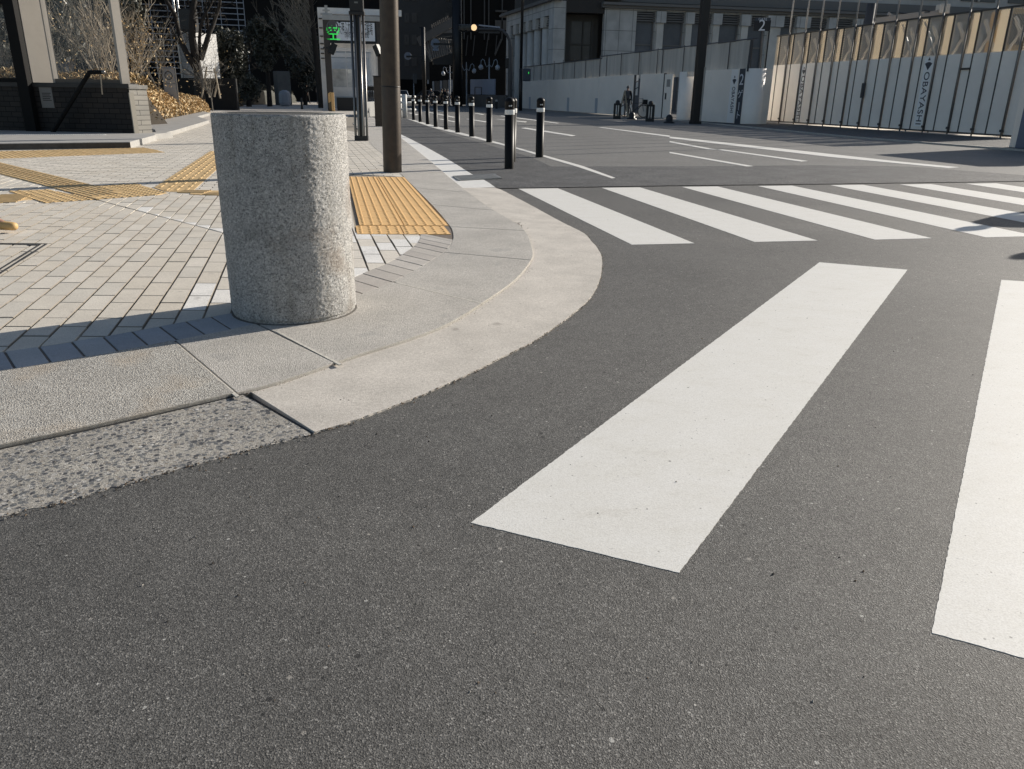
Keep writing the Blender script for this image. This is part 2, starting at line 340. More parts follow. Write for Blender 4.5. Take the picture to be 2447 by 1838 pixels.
# far carriageway beyond the dark band, colour lightened for the grazing sheen
lane=gps('b',[(1290,486),(1430,551),(2212,550)])+gps('c',[(900,512),(1500,520),(2212,575),(3200,618)])
far=lane+[(40,16),(30,90),(-12,110),(-9.2,60)]+gps('b',[(480,235),(640,288),(735,330),(900,380),(960,392)])
sheet('carriageway',far,.004,m_asph3)
# dark cycle lane and trench band in front of the crossing
dark=gps('b',[(1060,690),(1100,695)])+gps('c',[(0,640),(900,630),(2212,612),(3200,660)])+gps('c',[(3200,618),(2212,575),(1500,520),(900,512)])+gps('b',[(2212,550),(1430,551),(1290,486),(960,392),(735,330),(640,288),(480,235),(200,235)])+gps('b',[(225,272),(430,335),(560,400),(740,500),(900,600),(1000,650)])
sheet('road_patch',rough(dark,.01,.08),.008,m_asph2)
def ramp_strip(near,far_,zn,zf,n_,mat,name,bev=None):
    mb=MB(); rows=5
    for i in range(n_+1):
        a=near(i/n_); b=far_(i/n_)
        for r in range(rows+1):
            t=r/rows; mb.v.append((a[0]+(b[0]-a[0])*t,a[1]+(b[1]-a[1])*t,zn+(zf-zn)*t))
        mb.v.append((b[0],b[1],-.02))
    w_=rows+2
    for i in range(n_):
        for r in range(rows+1): o=i*w_+r; mb.f.append([o,o+w_,o+w_+1,o+1]); mb.m.append(0)
    for i0 in (0,n_*w_):
        o=len(mb.v); mb.v+=[mb.v[i0][:2]+(-.02,)]; mb.f.append([i0+r for r in range(rows+2)]+[o]); mb.m.append(0)
    return struct(mb.build(name,mat,fix=True))
# kerb / gutter lines
K_in=cat_rom(gps('D',[(-700,1125),(-350,1060),(0,984),(265,925),(530,862),(645,828),(750,790),(948.8,721.9),(1056.7,656.5),(1115.6,612.4),(1148.2,569.9),(1149.9,547),(1138.4,514.3),(1115.6,491.4),(1056.7,454.8),(1004.4,416.2),(965,383.5),(948.8,368.8),(905,332),(863.8,298.5),(820,262),(795,246)])+[(-9.2,60),(-21,110)],6)
G_out=cat_rom(gps('D',[(680,937),(790,903),(960,835),(1135,749)])+gps('b',[(1395,1655),(1530,1560),(1680,1430),(1750,1300),(1765,1170),(1740,1100),(1690,1040),(1640,990),(1500,920),(1300,810),(1110,710),(1060,690),(1000,650),(900,600),(740,500),(560,400),(430,335),(310,280)]),5)
B_out=cat_rom(gps('E',[(-2200,1780),(-1000,1640),(0,1525),(270,1490),(600,1430),(940,1375),(1240,1320),(1500,1270),(1770,1215),(2050,1160),(2330,1100)],.03)+gps('b',[(0,1460),(150,1400),(390,1305),(560,1215),(700,1128),(755,1080),(780,1030),(782,1000),(772,960),(755,935)],.03),5)
B_in=cat_rom(gps('E',[(-2200,1560),(-1000,1445),(0,1348),(190,1325),(490,1280),(770,1235),(1060,1190),(1310,1140),(1590,1090),(1830,1045),(2070,1000),(2330,945)],.03)+gps('b',[(0,1325),(140,1272),(260,1222),(375,1172),(470,1112),(545,1050),(566,1010),(560,985)],.03),5)
KI,GO,BO,BI=PL(K_in),PL(G_out),PL(B_out),PL(B_in)
# pavement body: sand bed near, plain slabs beyond
bed=K_in+[(-90,110),(-90,-25),(-12,-8)]
struct((lambda b:(b.prism(bed,-.02,.0195),b)[1])(MB()).build('pavement',m_sand))
# kerb stones
S_out=PL(B_out+cat_rom(gps('b',[(740,915),(640,800),(460,620),(400,565),(330,480),(225,385),(120,262)],.03),4)[1:]+[(-10.6,60),(-22.5,110)])
joints=[(('D',-330,945),('D',-215,1035)),(('D',385,740),('D',530,862)),(('D',605,715),('D',750,790)),(('D',860,610),('D',1055,657)),(('D',975,546),('D',1149,562)),(('b',783,945),('b',1110,972)),(('b',640,800),('b',1025,838)),(('b',530,690),('b',860,720)),(('b',430,592),('b',700,580)),(('b',330,480),('b',560,460)),(('b',225,385),('b',430,360)),(('b',140,290),('b',300,300))]
js=[(0.,0.)]+[(S_out.proj(gp(*a,h=.03)),KI.proj(gp(*b,h=.03))) for a,b in joints]+[(S_out.L,KI.L)]
mb=MB(); g=.0045
for i in range(len(js)-1):
    (a0,b0),(a1,b1)=js[i],js[i+1]
    if a1-a0<.05 or b1-b0<.05: continue
    p=S_out.sub(a0+g,a1-g)+KI.sub(b0+g,b1-g)[::-1]
    zz=.034 if i<2 else .031
    mb.prism(p,-.02,zz,0 if i<2 else 1)
o=struct(mb.build('kerb',[m_kerbA,m_kerbB],bevel=.009))
mb=MB()
for a,b in joints[1:4]:
    a=gp(*a,h=.031); b=gp(*b,h=.031); b=(a[0]+(b[0]-a[0])*.955,a[1]+(b[1]-a[1])*.955); mb.bar((a[0]-.012,a[1]-.006,.029),(b[0]-.012,b[1]-.006,.029),.013,.0055)
ms=MB(); fo=KI.sub(KI.proj(gp('D',-650,1120)),KI.proj(gp('D',530,863)))
for a,b in zip(fo,fo[1:]): ms.bar((a[0],a[1]-.004,.019),(b[0],b[1]-.004,.019),.012,.008)
struct(ms.build('kerb_seam',MATS.get('joint_black') or M('joint_black',(.03,.03,.03),.9)))
struct(mb.build('kerb_mortar',M('mortar_pale',(.55,.52,.46),.9,var=(60,.3),bump=(150,.6,.002))))
# gutter
ja=GO.proj(gp('b',1060,690)); ka=KI.proj(gp('b',830,700))
k0=KI.proj(gp('D',548,860)); kend=KI.proj(gp('D',800,250))
gut=KI.sub(k0,ka)+GO.sub(0,ja)[::-1]
random.seed(3); gj=[random.uniform(-.0025,.0025) for _ in range(401)]
def gfar(t):
    u=ja*t; p=GO.at(u); q=GO.at(min(u+.01,GO.L)); d=max(math.dist(p,q),1e-6); k_=gj[int(t*400)]; return (p[0]-(q[1]-p[1])/d*k_,p[1]+(q[0]-p[0])/d*k_)
ramp_strip(lambda t:KI.at(k0+(ka-k0)*t),gfar,.019,.007,400,m_conc,'gutter')
wg=KI.sub(ka+.006,kend)+GO.sub(ja+.006,GO.L)[::-1]
mb=MB(); mb.prism(rough(wg,.004,.05),-.02,.012); struct(mb.build('gutter_lining',m_concw))
# exposed aggregate apron at left
apf=PL(DV([(676,940),(600,957),(520,978),(400,1012),(270,1048),(130,1088),(0,1118),(-700,1300)]))
apn=[(lambda p:(p[0]+random.uniform(-.006,.006),p[1]+random.uniform(-.01,.01)))(apf.at(x*.015)) for x in range(1,int(apf.L/.015))]
ks=PL([(p[0],p[1]-.006) for p in KI.sub(KI.proj(gp('D',-650,1120)),KI.proj(gp('D',528,864)))]+[gp('D',532,868)]); edge_=PL([gp('D',676,940)]+apn+[gp('D',-700,1300)])
ramp_strip(lambda t:ks.at(ks.L*(1-t)),lambda t:edge_.at(edge_.L*t),.021,.0015,260,m_agg,'apron')
mb=MB(); # ---- pavers
m_jside=M('paver_edge',(.27,.24,.2),.9); m_jdim=M('paver_edge_dimmed',(.12,.11,.1),.9)  # paver sides coloured dark like joint dirt, dimming the sunlit edges
def lattice(name,region,O,e1,e2,stag,jx,jy,mats,wts,ztop=.030,special=None,skip=None,n1=(-60,60),n2=(-60,60),cham=.002,side=None):
    """pavers laid on the lattice O+i*e1+j*e2; columns i are shifted by stag*e2 when i is odd"""
    mb=MB(); xs=[p[0] for p in region]; ys=[p[1] for p in region]; bx=(min(xs),max(xs),min(ys),max(ys))
    L1=math.hypot(*e1); L2=math.hypot(*e2); a=jx/2/L1; b=jy/2/L2
    for i in range(*n1):
        for j in range(*n2):
            jj=j+(stag if i%2 else 0)
            c=(O[0]+(i+.5)*e1[0]+(jj+.5)*e2[0],O[1]+(i+.5)*e1[1]+(jj+.5)*e2[1])
            if not(bx[0]-.5<c[0]<bx[1]+.5 and bx[2]-.5<c[1]<bx[3]+.5): continue
            F=lambda u,v:(O[0]+(i+u)*e1[0]+(jj+v)*e2[0],O[1]+(i+u)*e1[1]+(jj+v)*e2[1])
            q=[F(a,b),F(1-a,b),F(1-a,1-b),F(a,1-b)]
            mi=random.choices(range(len(mats)),wts)[0]
            if special: mi=special(c,mi)
            zt=ztop+random.uniform(-.0012,.0012)
            ins=[inside(p,region) for p in q]
            if all(ins):
                ch=cham/L1; cv=cham/L2
                t=[F(a+ch,b+cv),F(1-a-ch,b+cv),F(1-a-ch,1-b-cv),F(a+ch,1-b-cv)]
                if area(q)<0: q=q[::-1]; t=t[::-1]
                o=len(mb.v); mb.v+=[(x,y,.01) for x,y in q]+[(x,y,zt-cham) for x,y in q]+[(x,y,zt) for x,y in t]
                for r in (0,4):
                    for s in range(4):
                        s2=(s+1)%4; mb.f.append([o+r+s,o+r+s2,o+r+4+s2,o+r+4+s]); mb.m.append(len(mats))
                mb.f.append([o+8,o+9,o+10,o+11]); mb.m.append(mi)
            elif any(ins) or inside(c,region):
                p=clip(region,q)
                if len(p)>2 and abs(area(p))>2e-4: mb.prism(p,.01,zt-.001,mi)
    return struct(mb.build(name,list(mats)+[side or m_jside]))
def U(len_,deg): return (len_*math.cos(math.radians(deg)),len_*math.sin(math.radians(deg)))
# seam line crossing the plaza
seam=[gp('F',-2500,150,.03),gp('F',0,865,.03),gp('F',1230,1190,.03),gp('H',1700,1145,.03),gp('b',0,930,.03)]
sm=(seam[2][0]-seam[1][0],seam[2][1]-seam[1][1]); 
gapn=.006
inA=BI.sub(0,BI.L)
tact_left=gp('b',140,990,.03)
regA=inA+[gp('b',135,985,.03),gp('b',100,760,.03),gp('b',60,600,.03)]+[gp('b',-20,900,.03)]+[(p[0]-gapn,p[1]-gapn) for p in (seam[3],seam[2],seam[1],seam[0])]+[(-9,3)]
OA=gp('E',1035,880,.03)
def spA(c,mi):
    if math.dist(c,gp('E',1960,800,.03))<.14 or math.dist(c,gp('E',1900,870,.03))<.12 or math.dist(c,gp('E',2110,760,.03))<.1 : return 4
    if c[0]>-1.25 and c[1]>3.9: return 4 if random.random()<.5 else 3
    return mi
lattice('paving',regA,OA,U(.1195,2.5),U(.291,104.6),.5,.0105,.0075,m_p,(5,3,3,1,0),special=spA,n1=(-50,40),n2=(-20,30))
tip=gp('H',400,500,.03)
regB=[(p[0]+gapn,p[1]+gapn) for p in (seam[1],seam[2],seam[3])]+[gp('b',-20,890,.03),gp('b',60,600,.03),gp('b',100,560,.03)]+gps('H',[(1700,500),(1100,470),(700,460),(400,490)],.03)+gps('F',[(1230,1200),(600,1240),(0,1240),(0,1000)],.03)
def spB(c,mi):
    d=abs((c[0]-seam[2][0])*sm[1]-(c[1]-seam[2][1])*sm[0])/math.hypot(*sm)
    return 4 if (d<.09 and c[0]>-3.3) else mi
lattice('paving',regB,OA,U(.1195,2.5),U(.291,104.6),.5,.010,.007,m_p,(4,2,2,3,0),special=spB,n1=(-60,50),n2=(-10,40))
# far plaza: long side across
kerbside=[S_out.at(S_out.proj(gp('b',x,y,.03))) for x,y in [(430,590),(330,480),(225,385),(170,325)]]
wedge=[gp('F',0,705,.03)]
regC=gps('F',[(0,870),(1230,1190),(1800,1150)],.03)+gps('H',[(1100,470),(1700,500)],.03)+[gp('b',60,600,.03),gp('b',110,596,.03),gp('b',450,616,.03)]+kerbside+[(-5.2,24),(-9.5,26),(-16,26),(-16,12)]
lattice('paving',regC,(-4,12),U(.1215,104.6),U(.252,-1),.5,.007,.009,m_p,(3,1,2,6,0),n1=(-70,140),n2=(-60,60),cham=.0005,side=m_jdim)
# plain small-unit paving beyond, as pattern in one slab
def brickfn(sc,rot,c1,c2,cm,bw=.25,rh=.12,mort=.008):
    def f(m,n,l,b,tc):
        mp=node(n,'ShaderNodeMapping'); mp.inputs['Rotation'].default_value=(0,0,rot); br=node(n,'ShaderNodeTexBrick'); l.new(tc.outputs['Object'],mp.inputs[0]); l.new(mp.outputs[0],br.inputs['Vector'])
        br.inputs['Color1'].default_value=(*c1,1); br.inputs['Color2'].default_value=(*c2,1); br.inputs['Mortar'].default_value=(*cm,1); br.inputs['Scale'].default_value=sc; br.inputs['Brick Width'].default_value=bw; br.inputs['Row Height'].default_value=rh; br.inputs['Mortar Size'].default_value=mort
        l.new(br.outputs[0],b.inputs['Base Color'])
        bp=node(n,'ShaderNodeBump'); bp.inputs['Strength'].default_value=.5; bp.inputs['Distance'].default_value=.004; bp.invert=True; l.new(br.outputs[1],bp.inputs['Height']); l.new(bp.outputs[0],b.inputs['Normal'])
    return f
m_pfar=M('paving_far',(.45,.42,.37),.85,fn=brickfn(1,math.radians(1),(.56,.52,.46),(.5,.46,.41),(.3,.27,.24)))
sheet('sidewalk',[(-5.2,24),(-9.5,26),(-16,26),(-16,40),(-90,40),(-90,105),(-21.4,105),(-10.4,58),(-6.5,30)],.03,m_pfar,.0)
# border course
def hit(pl,a,d):
    best=None
    for p,q in zip(pl.p,pl.p[1:]):
        ex,ey=q[0]-p[0],q[1]-p[1]; det=d[0]*(-ey)+d[1]*ex
        if abs(det)<1e-9: continue
        wx,wy=p[0]-a[0],p[1]-a[1]; lam=(wx*(-ey)+wy*ex)/det; mu=(d[0]*wy-d[1]*wx)/det
        if -1e-6<=mu<=1.000001 and .01<lam<.9 and (best is None or lam<best): best=lam
    return None if best is None else (a[0]+d[0]*best,a[1]+d[1]*best)
la,lb=gp('E',490,1285,.03),gp('E',610,1432,.03); ra,rb=gp('f',560,1110,.03),gp('f',850,1185,.03)
al=math.atan2(lb[1]-la[1],lb[0]-la[0]); ar=math.atan2(rb[1]-ra[1],rb[0]-ra[0]); tm=BI.proj(gp('D',640,680,.03))
mb=MB(); t=.02
while t<BI.L-.02:
    u=min(max((t-tm+.25)/.7,0),1); u=u*u*(3-2*u); an=al+(ar-al)*u; dd=(math.cos(an),math.sin(an)); st=.118+.035*u; jj=.0045-.0015*u
    a=BI.at(t+jj); b=BI.at(min(t+st-jj,BI.L)); c=hit(BO,b,dd); d=hit(BO,a,dd)
    if c and d and math.dist(a,b)>.01: mb.prism([a,b,c,d],.01,.030+random.uniform(-.001,.001),random.randrange(3)+(3 if t<tm else 0))
    t+=st
struct(mb.build('paving_border',m_bb,bevel=.003))
# mortar bed under the border course and beside the tactile blocks
mbed=[BI.at(BI.L*i/60) for i in range(61)]+gps('b',[(560,960),(700,930),(745,915)],.03)+[BO.at(BO.L*(60-i)/60) for i in range(61)]
mb=MB(); mb.prism(mbed,.0,.0265); struct(mb.build('mortar_bed',M('joint_mortar',(.16,.13,.105),.95,var=(50,.35),bump=(120,.6,.003))))
# ---- tactile paving
def domes(mb,O,e1,e2,n1,n2,r,h,z,seg=8,reg=None):
    for i in range(n1):
        for j in range(n2):
            c=(O[0]+(i+.5)*e1[0]+(j+.5)*e2[0],O[1]+(i+.5)*e1[1]+(j+.5)*e2[1])
            if reg and not inside(c,reg): continue
            mb.lathe([(r,z-.001),(r*.75,z+h*.75),(r*.45,z+h)],seg,(c[0],c[1],0))
ZT=.0315
def tact_tiles(name,O,e1,e2,nt,label):
    e=empty(name,(O[0],O[1],.03),0,label,'tactile paving','amber blister blocks by the kerb')
    mb=MB(); tw=5
    for i in range(2):
        for j in range(nt):
            a,b=.004/.36,.003/.4
            F=lambda u,v:(O[0]+(i+u)*5*e1[0]+(j+v)*5*e2[0],O[1]+(i+u)*5*e1[1]+(j+v)*5*e2[1])
            mb.prism([F(a,b),F(1-a,b),F(1-a,1-b),F(a,1-b)],.02,ZT)
    domes(mb,O,e1,e2,10,nt*5,.0145,.0062,ZT,9); mb.build('blister_slab',m_yel,e); return e
P0=gp('b',145,993,ZT); P1=gp('b',770,995,ZT); P2=gp('b',135,938,ZT)
e1=((P1[0]-P0[0])/10,(P1[1]-P0[1])/10); e2=((P2[0]-P0[0])/5,(P2[1]-P0[1])/5)
tact_tiles('tactile_paving',P0,e1,e2,1,'short front row of amber blister blocks beside the curved kerb')
Q0=gp('b',161,936,ZT); Q1=gp('b',756,939,ZT); Q3=gp('b',462,618,ZT)
e1=((Q1[0]-Q0[0])/10,(Q1[1]-Q0[1])/10); e2=((Q3[0]-Q1[0])/50,(Q3[1]-Q1[1])/50)
tact_tiles('tactile_paving',(Q0[0]+e2[0]*.15,Q0[1]+e2[1]*.15),e1,e2,10,'long amber blister paving strip running up to the brown pole')
def tpatch(name,v,poly,label,kind,dirdeg,pitch=.075,barl=None):
    reg=[(x,y) if vv=='w' else gp(vv,x,y,.036) for vv,x,y in poly]; cx=sum(p[0] for p in reg)/len(reg); cy=sum(p[1] for p in reg)/len(reg)
    e=empty(name,(cx,cy,.03),0,label,'tactile paving','amber guide strips on the plaza')
    mb=MB(); 
    # tiles 0.3 m clipped to the outline
    a=U(.3,dirdeg); b=U(.3,dirdeg+90)
    for i in range(-16,16):
        for j in range(-16,16):
            F=lambda u,w:(cx+(i+u)*a[0]+(j+w)*b[0],cy+(i+u)*a[1]+(j+w)*b[1])
            p=clip(reg,[F(.012,.012),F(.988,.012),F(.988,.988),F(.012,.988)])
            if len(p)>2 and abs(area(p))>1e-3: mb.prism(p,.02,.034)
    if kind=='dome':
        e1=U(pitch,dirdeg); e2=U(pitch,dirdeg+90); domes(mb,(cx-e1[0]*45-e2[0]*45,cy-e1[1]*45-e2[1]*45),e1,e2,90,90,.02,.006,.034,6,reg); mb.build('blister_slab',m_yel2,e)
    else:
        al=barl or .27
        a=U(.3,dirdeg); b=U(pitch,dirdeg+90)
        for i in range(-18,18):
            for j in range(-50,50):
                c=(cx+(i+.5)*a[0]+(j+.5)*b[0],cy+(i+.5)*a[1]+(j+.5)*b[1])
                if inside(c,reg):
                    u=U(al/2,dirdeg); w=U(.017,dirdeg+90); w2=U(.011,dirdeg+90)
                    B=[(c[0]-u[0]-w[0],c[1]-u[1]-w[1],.033),(c[0]+u[0]-w[0],c[1]+u[1]-w[1],.033),(c[0]+u[0]+w[0],c[1]+u[1]+w[1],.033),(c[0]-u[0]+w[0],c[1]-u[1]+w[1],.033)]
                    T=[(c[0]-u[0]-w2[0],c[1]-u[1]-w2[1],.039),(c[0]+u[0]-w2[0],c[1]+u[1]-w2[1],.039),(c[0]+u[0]+w2[0],c[1]+u[1]+w2[1],.039),(c[0]-u[0]+w2[0],c[1]-u[1]+w2[1],.039)]
                    mb.hexa(B,T)
        mb.build('ribbed_slab',m_yel2,e)
    return e
tpatch('tactile_paving','F',[('F',-700,580),('F',0,560),('F',1900,510),('F',2180,572),('F',0,655),('F',-700,680)],'amber blister band lying just in front of the stair platform step','dome',40)
tpatch('tactile_paving','F',[('F',-600,560),('F',0,705),('F',640,860),('F',1260,1012),('F',1640,1090),('F',1230,1185),('F',620,1020),('F',0,860),('F',-600,720)],'amber ribbed strip running diagonally from the left edge to the strip junction','bar',-44.5,.06)
tpatch('tactile_paving','F',[('F',110,1085),('F',650,1062),('F',1230,1190),('F',1640,1092),('F',1270,1015),('F',1790,985),('F',2210,1108),('H',560,478),('F',600,1238)],'amber blister field where the plaza guide strips meet','dome',45)
tpatch('tactile_paving','F',[('F',-800,1180),('F',0,1140),('F',230,1118),('F',430,1190),('F',0,1240),('F',-800,1290)],'short amber ribbed strip at the left edge beside the blister field','bar',18,.06)
tpatch('tactile_paving','H',[('H',500,352),('w',gp('H',1050,-10,.036)[0]+U(3.2,104.3)[0],gp('H',1050,-10,.036)[1]+U(3.2,104.3)[1]),('w',gp('H',1490,130,.036)[0]+U(4.,104.3)[0],gp('H',1490,130,.036)[1]+U(4.,104.3)[1]),('H',1160,430),('H',700,420)],'amber strip of short bars leading away behind the granite bollard','bar',104.5,.1,.2)
tpatch('tactile_paving','H',[('H',1180,400),('H',1700,405),('H',1720,492),('H',1130,470)],'narrow amber ribbed strip disappearing behind the granite bollard','bar',2,.05)
# seam strip
mb=MB()
for a,b in zip(seam,seam[1:]):
    mb.bar((a[0],a[1],.019),(b[0],b[1],.019),.014,.012)
struct(mb.build('expansion_joint',M('joint_black',(.03,.03,.03),.9)))
# access cover
c0=gp('E',440,325,.032); c1=gp('E',0,603,.032); ce=U(1.,2.5); l2=math.dist(c0,c1); cf=((c1[0]-c0[0])/l2,(c1[1]-c0[1])/l2)
e=empty('access_cover',(c0[0],c0[1],.03),0,'square paver-filled access cover with black steel rim at left edge','cover')
mb=MB(); A0=(c0[0],c0[1]); A1=(c0[0]-ce[0],c0[1]-ce[1]); A2=(A1[0]+cf[0]*1.3,A1[1]+cf[1]*1.3); A3=(A0[0]+cf[0]*1.3,A0[1]+cf[1]*1.3)
for a,b in ((A0,A1),(A1,A2),(A2,A3),(A3,A0)): mb.bar((a[0],a[1],.0265),(b[0],b[1],.0265),.016,.012)
off=lambda p,u,v:(p[0]-ce[0]*u+cf[0]*v,p[1]-ce[1]*u+cf[1]*v)
for a,b in ((off(A0,.035,.03),off(A1,-.035,.03)),(off(A3,.035,-.03),off(A2,-.035,-.03)),(off(A0,.035,.03),off(A3,.035,-.03))): mb.bar((a[0],a[1],.0265),(b[0],b[1],.0265),.014,.0125)
mb.build('rim',m_iron,e)
mb=MB(); q=off(A0,.06,.07); mb.prism([off(A0,.045,.035),off(A0,.10,.035),off(A0,.10,.07),off(A0,.045,.07)],.02,.034); mb.build('lift_socket',m_iron,e)
# drain grate in the gutter
e=empty('drain_grate',(*gp('K',1100,480),.01),0,'dark steel drain grate set across the white gutter edge','drain')
gq=gps('K',[(490,465),(1540,405),(1730,515),(640,575)],.014)
mb=MB(); n=22
L_=lambda a,b,t:(a[0]+(b[0]-a[0])*t,a[1]+(b[1]-a[1])*t)
for a,b in zip(gq,gq[1:]+gq[:1]): mb.bar((*a,.016),(*b,.016),.03,.014)
for i in range(1,n):
    a=L_(gq[0],gq[1],i/n); b=L_(gq[3],gq[2],i/n); mb.bar((*a,.017),(*b,.017),.018,.012)
a=L_(gq[0],gq[3],.5); b=L_(gq[1],gq[2],.5); mb.bar((*a,.018),(*b,.018),.02,.012)
mb.build('bars',M('galvanised',(.3,.3,.29),.5,.6,var=(20,.3)),e)
mb=MB(); mb.prism(gq,.0122,.0132); mb.build('pit',M('pit_shade',(.012,.012,.012),.9),e)  # flat black sheet stands in for shade below the bars
# ---- road markings
def paint(polys,name='road_marking',z=.012,amp=.0025):
    mb=MB()
    for p in polys: mb.prism(rough(p,amp,.012 if abs(area(p))<4 and math.dist(p[0],p[1])<2 else .05),.0,z)
    return struct(mb.build(name,m_white))
def quadline(v,a,b,c,d): return gps(v,[a,b,c,d])
paint([DV([(1017,1130),(1467,1238),(1960,583),(1770,567)]),DV([(2013,1368),(2420,1480),(2560,632),(2163,605)])],'crosswalk',.0012,.0012)
xs=[[(1120,408),(1205,407),(1500,526),(1365,529)],[(1300,406),(1382,405),(1766,520),(1630,523)],[(1473,404),(1550,403),(2013,515),(1890,518)]]
P=[DV(x) for x in xs]
d1=((P[2][0][0]-P[0][0][0])/2,(P[2][0][1]-P[0][0][1])/2); d2=((P[2][3][0]-P[0][3][0])/2,(P[2][3][1]-P[0][3][1])/2)
wf=((P[0][1][0]-P[0][0][0]),(P[0][1][1]-P[0][0][1])); wn=((P[0][2][0]-P[0][3][0]),(P[0][2][1]-P[0][3][1]))
for i in range(3,9):
    a=(P[2][0][0]+d1[0]*(i-2),P[2][0][1]+d1[1]*(i-2)); b=(P[2][3][0]+d2[0]*(i-2),P[2][3][1]+d2[1]*(i-2))
    P.append([a,(a[0]+wf[0],a[1]+wf[1]),(b[0]+wn[0],b[1]+wn[1]),b])
paint(P,'crosswalk',.0015,.0015)
lines=[('b',(1190,430),(1195,422),(1640,548),(1855,627),(1830,630),(1610,555)),
('b',(1230,296),(1260,292),(1590,344),(1560,348)),
('b',(640,290),(700,290),(1195,421),(1190,430)),
('b',(480,235),(520,240),(700,290),(640,290)),
('c',(0,428),(0,436),(480,520),(525,518)),
('b',(1740,290),(1765,290),(2212,345),(2212,354)),
('c',(0,332),(0,342),(1000,460),(1740,530),(1810,525),(1440,490),(900,430)),
('c',(0,360),(0,368),(240,412),(300,415)),
('c',(300,415),(330,413),(860,485),(820,489)),
('z4',(190,1430),(230,1435),(820,1550),(780,1555)),('z4',(200,1495),(240,1492),(330,1515),(300,1525)),
('z4',(590,1575),(640,1575),(820,1610),(790,1615)),('z4',(960,1575),(1000,1575),(1240,1610),(1210,1618)),('z4',(1060,1500),(1110,1500),(1200,1512),(1170,1518)),
('z4',(1340,1575),(1400,1578),(1765,1610),(1740,1620)),('z4',(1400,1535),(1440,1530),(2190,1630),(2150,1632)),('z4',(470,1440),(510,1438),(700,1480),(670,1485))]
paint([gps(l[0],l[1:]) for l in lines],'lane_marking',.0085,.002)
# bare strip beside lane line
sheet('lane_edge',gps('b',[(960,392),(1290,486),(1380,530),(1640,552),(1610,556),(1190,431),(700,296)]),.0082,m_asph3) if 0 else None
# far-side pavement in front of the hoardings
fk=gps('z7',[(-1500,900),(0,1048),(800,1128),(1500,1183),(2212,1238),(3000,1300)])
fs=fk+[(30,13),(30,60),(2,100),(-2,100)]
sheet('far_pavement',[gp('z5',-1000,1400)]+fs,.02,m_asph2,0)
mb=MB()
for a,b in zip(fk,fk[1:]): mb.bar((*a,.01),(*b,.01),.12,.07)
struct(mb.build('far_kerb',m_kerbB))
fk2=gps('z5',[(1285,1570),(1500,1585),(1900,1615),(2212,1640)])+gps('z6',[(1000,1668),(1500,1690),(2000,1675)])
# loose grit along the kerb foot and gutter edges
mb=MB()
def grit(pl,t0,t1,n,sp,smax,zb):
    for i in range(n):
        t=random.uniform(t0,t1); p=pl.at(t); q=abs(random.gauss(0,sp)); a=random.random()*6.28
        c=(p[0]+q*math.cos(a),p[1]+q*math.sin(a)); s=random.uniform(.0015,smax)
        vs=[(c[0]+s*random.uniform(.6,1.2)*math.cos(b),c[1]+s*random.uniform(.6,1.2)*math.sin(b),zb) for b in (0,1.5,3.1,4.6)]+[(c[0],c[1],zb+s*random.uniform(.5,1.1))]
        mb.add(vs,[(0,1,4),(1,2,4),(2,3,4),(3,0,4)],random.randrange(3))
kk=lambda x,y:KI.proj(gp('b',x,y))
grit(KI,kk(690,1655),kk(1300,1190),500,.012,.004,.0175); grit(KI,kk(1290,1060),kk(740,620),500,.018,.005,.017)
grit(KI,kk(1230,970),kk(1160,930),160,.03,.010,.0165)
grit(GO,0,ja*.6,900,.012,.005,.004)
apl=PL(DV([(676,940),(600,957),(520,978),(400,1012),(270,1048),(130,1088),(0,1118)])); grit(apl,0,apl.L,260,.02,.005,.002)
grit(KI,KI.proj(gp('D',520,870)),KI.proj(gp('D',760,790)),160,.006,.004,.018)
for i in range(260):  # specks scattered on the road
    y=random.uniform(1.1,7); x=random.uniform(-.6*y,.62*y)
    if inside((x,y),bed): continue
    pl=PL([(x,y),(x+.01,y)]); grit(pl,0,.01,1,.003,.004,.001)
for i in range(120):
    t=random.uniform(k0,ka); a=KI.at(t); b=GO.at(GO.proj(a)); u=random.random(); c=L_(a,b,u); grit(PL([c,(c[0]+.01,c[1])]),0,.01,1,.002,.003,.019-.012*u)
tag(mb.build('loose_grit',[M('grit_dark',(.05,.045,.04),.9),M('grit_grey',(.3,.28,.25),.9),M('grit_brown',(.16,.11,.07),.9)]),'fine grit and crumbs gathered along the kerb foot','grit',kind='stuff')

